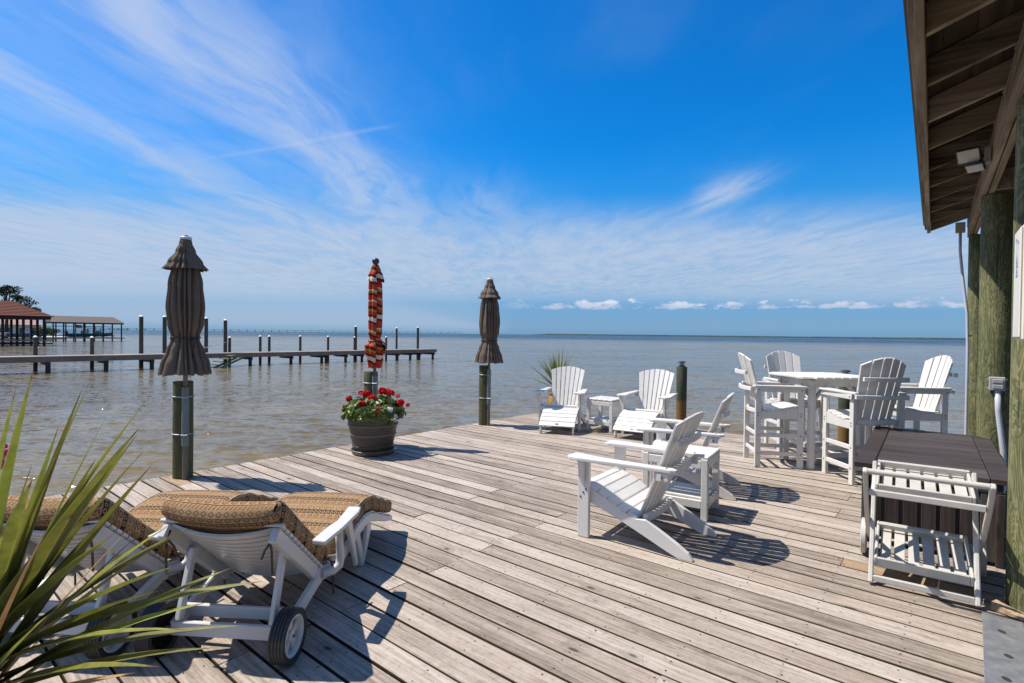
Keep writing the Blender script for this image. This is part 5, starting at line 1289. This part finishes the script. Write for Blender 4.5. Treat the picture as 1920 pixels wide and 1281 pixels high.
# ------------------------------------------------------------------ far dock, parallel to the deck edge
DX0, DX1 = -39.55, -41.05
dk = thing('boat_dock', (0, 0, 0), 0, 'long low timber dock on piles crossing the bay at the left', 'dock')
for a, c, z in ((-14.0, 16.9, -0.05), (16.92, 24.4, -0.05), (24.42, 28.0, -0.05), (28.02, 36.2, -0.03)):
    y = a
    while y < c - 0.5:
        y2 = min(c, y + 3.0); MB().span((DX1, y + 0.01, z - 0.05), (DX0, y2 - 0.01, z)).build('deck_section', 'dock_wood', dk); y = y2
    MB().span((DX0 - 0.06, a, z - 0.33), (DX0 - 0.012, c, z - 0.052)).build('edge_beam', 'dock_edge_shade', dk); MB().span((DX1 + 0.012, a, z - 0.33), (DX1 + 0.06, c, z - 0.052)).build('edge_beam', 'dock_edge_shade', dk)
def dpile(x, y, z1, r=0.13, cap=True, lab=None):
    p = MB().lathe([(r, -2.6), (r * 0.98, -0.35)], 10, (x, y, 0)).build('piling', 'pile_wet', dk, smooth=40)
    if z1 > 0:
        MB().lathe([(r * 0.98, -0.349), (r * 0.92, z1)], 10, (x, y, 0)).build('upper_shaft', 'pile_far', p, smooth=40)
        if cap: MB().lathe([(r * 1.0, z1 - 0.01), (r * 1.0, z1 + 0.02), (r * 0.4, z1 + 0.09), (0, z1 + 0.10)], 10, (x, y, 0)).build('pile_cap', 'cap_white', p, smooth=40)
for y, z in ((6.6, 1.0), (9.25, 0.98), (-2.2, 1.0), (1.6, 1.0), (11.85, 2.36), (13.2, 2.38), (15.8, 2.36), (17.1, 2.26), (17.4, 1.0), (19.65, 1.10), (20.35, 1.10), (22.9, 1.12), (25.4, 1.10), (28.0, 1.06), (28.1, 2.0), (31.4, 1.08), (32.6, 1.94), (35.2, 2.04)):
    dpile(DX1 - 0.16, y, z, 0.105 if z < 2 else 0.13)
for y in (6.9, 9.6, 12.0, 14.2, 18.2, 21.3, 23.9, 24.3, 26.1, 27.7, 29.8, 31.5, 33.0, 34.1, 35.8, -2.0, 2.0):
    dpile(DX0 - 0.14, y, -1, 0.12); MB().span((DX1 - 0.3, y - 0.07, -0.56), (DX0 + 0.12, y + 0.07, -0.385)).build('cross_beam', 'pile_wet', dk)
st_ = thing('dock_steps', (DX0 + 0.10, 16.9, 0), 0, 'greenish wooden steps leading from the far dock into the water', 'steps')
for k in range(5):
    y, z = -0.15 - k * 0.42, -0.18 - k * 0.19
    MB().span((0.0, y - 0.34, z - 0.06), (0.95, y, z)).build('tread', 'step_green', st_)
for x in (0.02, 0.88): MB().bar((x, 0.25, -0.36), (x, -2.15, -1.44), 0.04, 0.14).build('side_board', 'step_green', st_)
rp = thing('mooring_rope', (0, 0, 0), 0, 'slack pale mooring rope between the tall dock piles', 'rope')
MB().tube([(DX1 - 0.1, 17.35, 0.75), (DX1 + 0.2, 15.6, 0.30), (DX1 + 0.5, 14.4, 0.02)], 0.018, 5).build('rope', 'rope_pale', rp)

# ------------------------------------------------------------------ far boathouses, shore and boats
bhs = thing('boathouse', (-107.6, 12.2, 0), R_(2), 'open boathouse with red tiled hip roof at the far left', 'boathouse')
hx, hy, ez, tz = 4.6, 6.3, 3.25, 5.45; rl = 2.4
nC = 10
rf = MB().quad_add([(hx * 0.96, -hy * 0.96, ez), (hx * 0.96, hy * 0.96, ez), (-hx * 0.96, hy * 0.96, ez), (-hx * 0.96, -hy * 0.96, ez), (0, -rl, tz - 0.08), (0, rl, tz - 0.08)], [(0, 1, 5, 4), (1, 2, 5), (2, 3, 4, 5), (3, 0, 4), (3, 2, 1, 0)]).build('roof', 'shed_dark', bhs)
for k in range(nC):
    f0, f1 = k / nC, (k + 1) / nC
    def ring(f, lift): return [(lerp(hx, 0, f), lerp(-hy, -rl, f), lerp(ez, tz, f) + lift), (lerp(hx, 0, f), lerp(hy, rl, f), lerp(ez, tz, f) + lift), (-lerp(hx, 0, f), lerp(hy, rl, f), lerp(ez, tz, f) + lift), (-lerp(hx, 0, f), lerp(-hy, -rl, f), lerp(ez, tz, f) + lift)]
    a_, c_ = ring(f0, 0.10), ring(f1 + 0.01, 0.03); lo_ = ring(f0, 0.0)
    MB().quad_add(a_ + c_ + lo_, [(i, (i + 1) % 4, 4 + (i + 1) % 4, 4 + i) for i in range(4)] + [(8 + i, 8 + (i + 1) % 4, (i + 1) % 4, i) for i in range(4)]).build('tile_course', 'tile_red', rf)
MB().span((-hx + 0.3, -hy + 0.3, 2.85), (hx - 0.3, hy - 0.3, ez - 0.01)).build('eave_beam', 'shed_dark', bhs)
for x in (-hx + 0.8, 0, hx - 0.8):
    for y in (-hy + 0.8, -2.4, 0.8, 3.0, hy - 1.0): MB().span((x - 0.14, y - 0.14, -2.5), (x + 0.14, y + 0.14, 2.84)).build('post', 'shed_dark', bhs)
for x in (-hx + 0.8, hx - 0.8):
    MB().span((x - 0.5, -hy, -0.32), (x + 0.5, hy, -0.18)).build('walkway', 'dock_wood', bhs); MB().span((x - 0.2, -hy, -0.78), (x + 0.2, hy, -0.62)).build('cross_beam', 'shed_dark', bhs)
sh = thing('boat_shelter', (-141.0, 30.4, 0), R_(1), 'long open boat shelter with grey-brown roof on many posts', 'boat shelter')
hx, hy = 3.4, 6.1
sr = MB().quad_add([(hx, -hy, 2.85), (hx, hy, 2.85), (-hx, hy, 2.85), (-hx, -hy, 2.85), (0, -hy + 0.2, 4.15), (0, hy - 1.1, 4.15)], [(0, 1, 5, 4), (1, 2, 5), (2, 3, 4, 5), (3, 0, 4), (3, 2, 1, 0)]).build('roof', 'shed_roof', sh)
MB().span((-hx + 0.1, -hy + 0.1, 2.6), (hx - 0.1, hy - 0.1, 2.84)).build('eave_beam', 'shed_dark', sh)
for x in (-hx + 0.4, hx - 0.4):
    for k in range(8): MB().span((x - 0.10, -hy + 0.4 + k * 1.62 - 0.10, -2.5), (x + 0.10, -hy + 0.4 + k * 1.62 + 0.10, 2.59)).build('post', 'shed_dark', sh)
    MB().span((x - 0.35, -hy - 3, -0.42), (x + 0.35, hy, -0.22)).build('walkway', 'dock_wood', sh); MB().span((x - 0.06, -hy - 1, 0.10), (x + 0.06, hy - 1.6, 0.22)).build('rail', 'shed_dark', sh)
    MB().span((x - 0.05, -hy, 2.0), (x + 0.05, hy - 2, 2.1)).build('rail', 'shed_dark', sh)
MB().span((hx - 1.2, -hy + 6, 1.55), (hx - 1.0, hy + 1.2, 1.66)).build('hoist_beam', 'shed_dark', sh)
def boat(loc, rz, hull, label, L=6.0, W=2.1, top=True):
    o = thing('motor_boat', loc, rz, label, 'boat', 'motor boats kept under the far shelters')
    sec = [(-L / 2, 0.92, 0.0), (-L / 4, 1.0, 0.0), (L / 8, 0.95, 0.02), (L / 3, 0.6, 0.12), (L / 2, 0.04, 0.28)]
    mb = MB()
    for x, f, rise in sec:
        w2 = W / 2 * f; mb.v += [(x, -w2, 0.75 + rise), (x, -w2 * 0.85, 0.25 + rise * 0.5), (x, 0, rise), (x, w2 * 0.85, 0.25 + rise * 0.5), (x, w2, 0.75 + rise)]
    for i in range(4):
        for j in range(4): mb.f.append((i * 5 + j, (i + 1) * 5 + j, (i + 1) * 5 + j + 1, i * 5 + j + 1))
        mb.f.append((i * 5 + 4, (i + 1) * 5 + 4, (i + 1) * 5, i * 5))
    mb.f.append((0, 1, 2, 3, 4)); mb.build('hull', hull, o)
    MB().span((-0.5, -0.35, 0.70), (0.5, 0.35, 1.35)).build('console', 'boat_white', o, bevel=0.08)
    MB().prism([(0.35, 1.34), (0.55, 1.34), (0.25, 1.75), (0.20, 1.75)], -0.33, 0.33).build('windscreen', 'boat_glass', o)
    if top:
        for x in (-0.5, 0.5):
            for y in (-0.5, 0.5): MB().tube([(x, y, 0.75), (x * 0.9, y * 1.1, 2.05)], 0.03, 6).build('frame_tube', 'boat_white', o)
        MB().span((-0.9, -0.75, 2.05), (0.9, 0.75, 2.12)).build('canopy', 'canvas_dark', o, bevel=0.03)
    MB().span((-L / 2 - 0.45, -0.25, 0.3), (-L / 2 - 0.02, 0.25, 1.25)).build('outboard_motor', 'black_plastic', o, bevel=0.08)
boat((-141.2, 30.6, -0.15), R_(95), 'boat_teal', 'teal-hulled motor boat lifted under the grey shelter roof')
boat((-143.0, 33.2, -0.1), R_(80), 'boat_teal', 'second teal boat with dark canopy at the right of the grey shelter', 5.0, 1.8)
boat((-150.0, 22.5, -0.3), R_(70), 'boat_blue', 'blue and white boat between the two far boat roofs', 6.5, 2.2)
boat((-150.0, 17.0, -0.3), R_(100), 'boat_white', 'white boat behind the posts of the red-roofed boathouse', 6.5, 2.2)
fl = thing('flag', (-139.5, 28.6, 0.2), R_(95), 'small striped flag hanging under the shelter roof', 'flag')
MB().tube([(0, 0, -0.4), (0, 0, 2.3)], 0.03, 6).build('pole', 'cap_white', fl)
for k in range(6): MB().span((0.02, -0.008, 1.45 + k * 0.12), (1.05, 0.008, 1.45 + (k + 1) * 0.12)).build('stripe', 'flag_red' if k % 2 == 0 else 'flag_white', fl)
MB().span((0.02, -0.014, 1.80), (0.45, 0.014, 2.17)).build('canton', 'flag_blue', fl)
# low shore at the left with house, bushes, pine
sg = MB(); pts = [(-160, -60), (-152, -10), (-158, 15), (-163, 24), (-175, 34), (-210, 40), (-320, 30), (-320, -60)]
sg.prism(pts, -1.6, -0.55, 'xy'); tag(sg.build('ground', 'shore_sand'), 'low sandy shore at the far left', kind='structure')
hs_ = thing('house', (-172, 21.5, -0.55), 0, 'pale waterfront house with pinkish roof between the boat roofs', 'house')
MB().span((-4, -6.5, 0), (4, 6.5, 2.9)).build('wall', 'house_wall', hs_)
MB().quad_add([(4.8, -7.3, 2.9), (4.8, 7.3, 2.9), (-4.8, 7.3, 2.9), (-4.8, -7.3, 2.9), (0, -4.5, 4.9), (0, 4.5, 4.9)], [(0, 1, 5, 4), (1, 2, 5), (2, 3, 4, 5), (3, 0, 4), (3, 2, 1, 0)]).build('roof', 'house_roof', hs_)
for y in (-5, -3, -1, 1, 3, 5):
    f = MB().span((4.001, y - 0.55, 0.8), (4.05, y + 0.55, 2.3)).build('window', 'cap_white', hs_); MB().span((4.051, y - 0.45, 0.9), (4.07, y + 0.45, 2.2)).build('pane', 'boat_glass', f)
def tree(loc, h, label, mat, clumps, trunkr, seed, leafsize, nleaf, name, cat='tree', grp=None):
    rg = random.Random(seed); o = thing(name, loc, 0, label, cat, grp); top = Vector((0.3, 0.5, h * 0.8))
    tk = MB().tube([(0, 0, 0), (0.15, 0.1, h * 0.4), top], [trunkr, trunkr * 0.75, trunkr * 0.3], 8).build('trunk', 'bark', o, smooth=True)
    mb = MB()
    for (cx, cy, cz, r) in clumps:
        MB().tube([(0.1, 0.1, h * rg.uniform(0.35, 0.6)), (cx * 0.5, cy * 0.5, cz - r * 0.8), (cx, cy, cz - r * 0.1)], [trunkr * 0.4, trunkr * 0.25, trunkr * 0.08], 5).build('limb', 'bark', tk)
        for _ in range(nleaf):
            d = Vector((rg.gauss(0, 1), rg.gauss(0, 1), rg.gauss(0, 1))).normalized() * (rg.random() ** 0.45); p = Vector((cx + d.x * r, cy + d.y * r, cz + d.z * r * 0.5))
            n_ = Vector((rg.gauss(0, 1), rg.gauss(0, 1), rg.gauss(0, 1) + 0.6)).normalized(); a = n_.orthogonal().normalized(); a = Matrix.Rotation(rg.uniform(0, 6.28), 3, n_) @ a; c = n_.cross(a); s_ = leafsize * rg.uniform(0.5, 1.3)
            mb.quad_add([p + a * s_, p + c * s_ * 0.5, p - a * s_, p - c * s_ * 0.5], [(0, 1, 2, 3)])
    tag(mb.build('crown', mat, o), kind='stuff')
rg = random.Random(77)
cl_ = []
for k in range(26):
    a = rg.uniform(0, 6.28); f = rg.random() ** 0.6; cl_.append((f * 5.2 * math.cos(a), f * 5.6 * math.sin(a), 10.6 - f * f * 5.0 + rg.uniform(-0.7, 0.5), rg.uniform(0.9, 1.7)))
tree((-157, 20.4, -0.6), 11.0, 'spreading dark pine rising behind the red-roofed boathouse', 'pine_leaf', cl_, 0.35, 4, 0.22, 150, 'pine_tree')
for i, (x, y, r) in enumerate(((-160, 14.0, 1.6), (-158, 18.4, 1.2), (-166, 27.5, 1.6), (-170, 30.5, 1.4))):
    tree((x, y, -0.55), 2.0, ('yellow-green shrub under the red boathouse roof', 'round shrub below the spreading pine', 'round green shrub right of the pale house', 'last shrub at the right tip of the far shore')[i], 'bush_leaf', [(rg.uniform(-1, 1), rg.uniform(-1, 1), rg.uniform(0.8, 2.0), r * 0.8) for _ in range(5)], 0.08, 50 + i, 0.2, 140, 'shrub', 'shrub', 'shrubs on the far left shore')
# long bridge and far shore on the horizon
bgA, bgB = Vector((-5900, 1450, 0)), Vector((-4050, 4050, 0))
bd = (bgB - bgA); bL = bd.length; bd.normalize()
br = thing('bridge', tuple(bgA), math.atan2(bd.y, bd.x), 'long low bridge on many piers along the horizon', 'bridge')
MB().span((0, -6, 13.0), (bL, 6, 15.0)).build('bridge_deck', 'bridge_hazed', br)
pm_ = MB().span((-2, -5, -4), (2, 5, 12.9)).build('pier', 'bridge_hazed', br)
for k in range(1, 46):
    c = pm_.copy(); COL.objects.link(c); c.parent = br; c.location = (bL * k / 45, 0, 0)
rg = random.Random(9)
def shore(pA, pB, hmin, hmax, name, label, seed):
    pA, pB = Vector(pA), Vector(pB); d = pB - pA; L = d.length; d.normalize(); nrm = Vector((-d.y, d.x, 0)); n = 260; mb = MB()
    for i in range(n + 1):
        f = i / n; p = pA + d * L * f; e = min(1, f / 0.05, (1 - f) / 0.05); h = (lerp(hmin, hmax, 0.5 + 0.5 * mnoise.noise(Vector((f * 9, seed, 0)))) + 3.0 * mnoise.noise(Vector((f * 120, seed, 3)))) * e
        mb.v += [tuple(p + Vector((0, 0, -3))), tuple(p + Vector((0, 0, -1 + h))), tuple(p + nrm * 120 + Vector((0, 0, -1 + h * 1.1))), tuple(p + nrm * 400 + Vector((0, 0, -3)))]
    for i in range(n):
        for j in range(3): mb.f.append((i * 4 + j, (i + 1) * 4 + j, (i + 1) * 4 + j + 1, i * 4 + j + 1))
    tag(mb.build(name, 'shore_hazed'), label, kind='structure')
shore((2200, 9800, 0), (-6600, 8600, 0), 14, 26, 'hills', 'thin dark wooded shore along the horizon', 1)
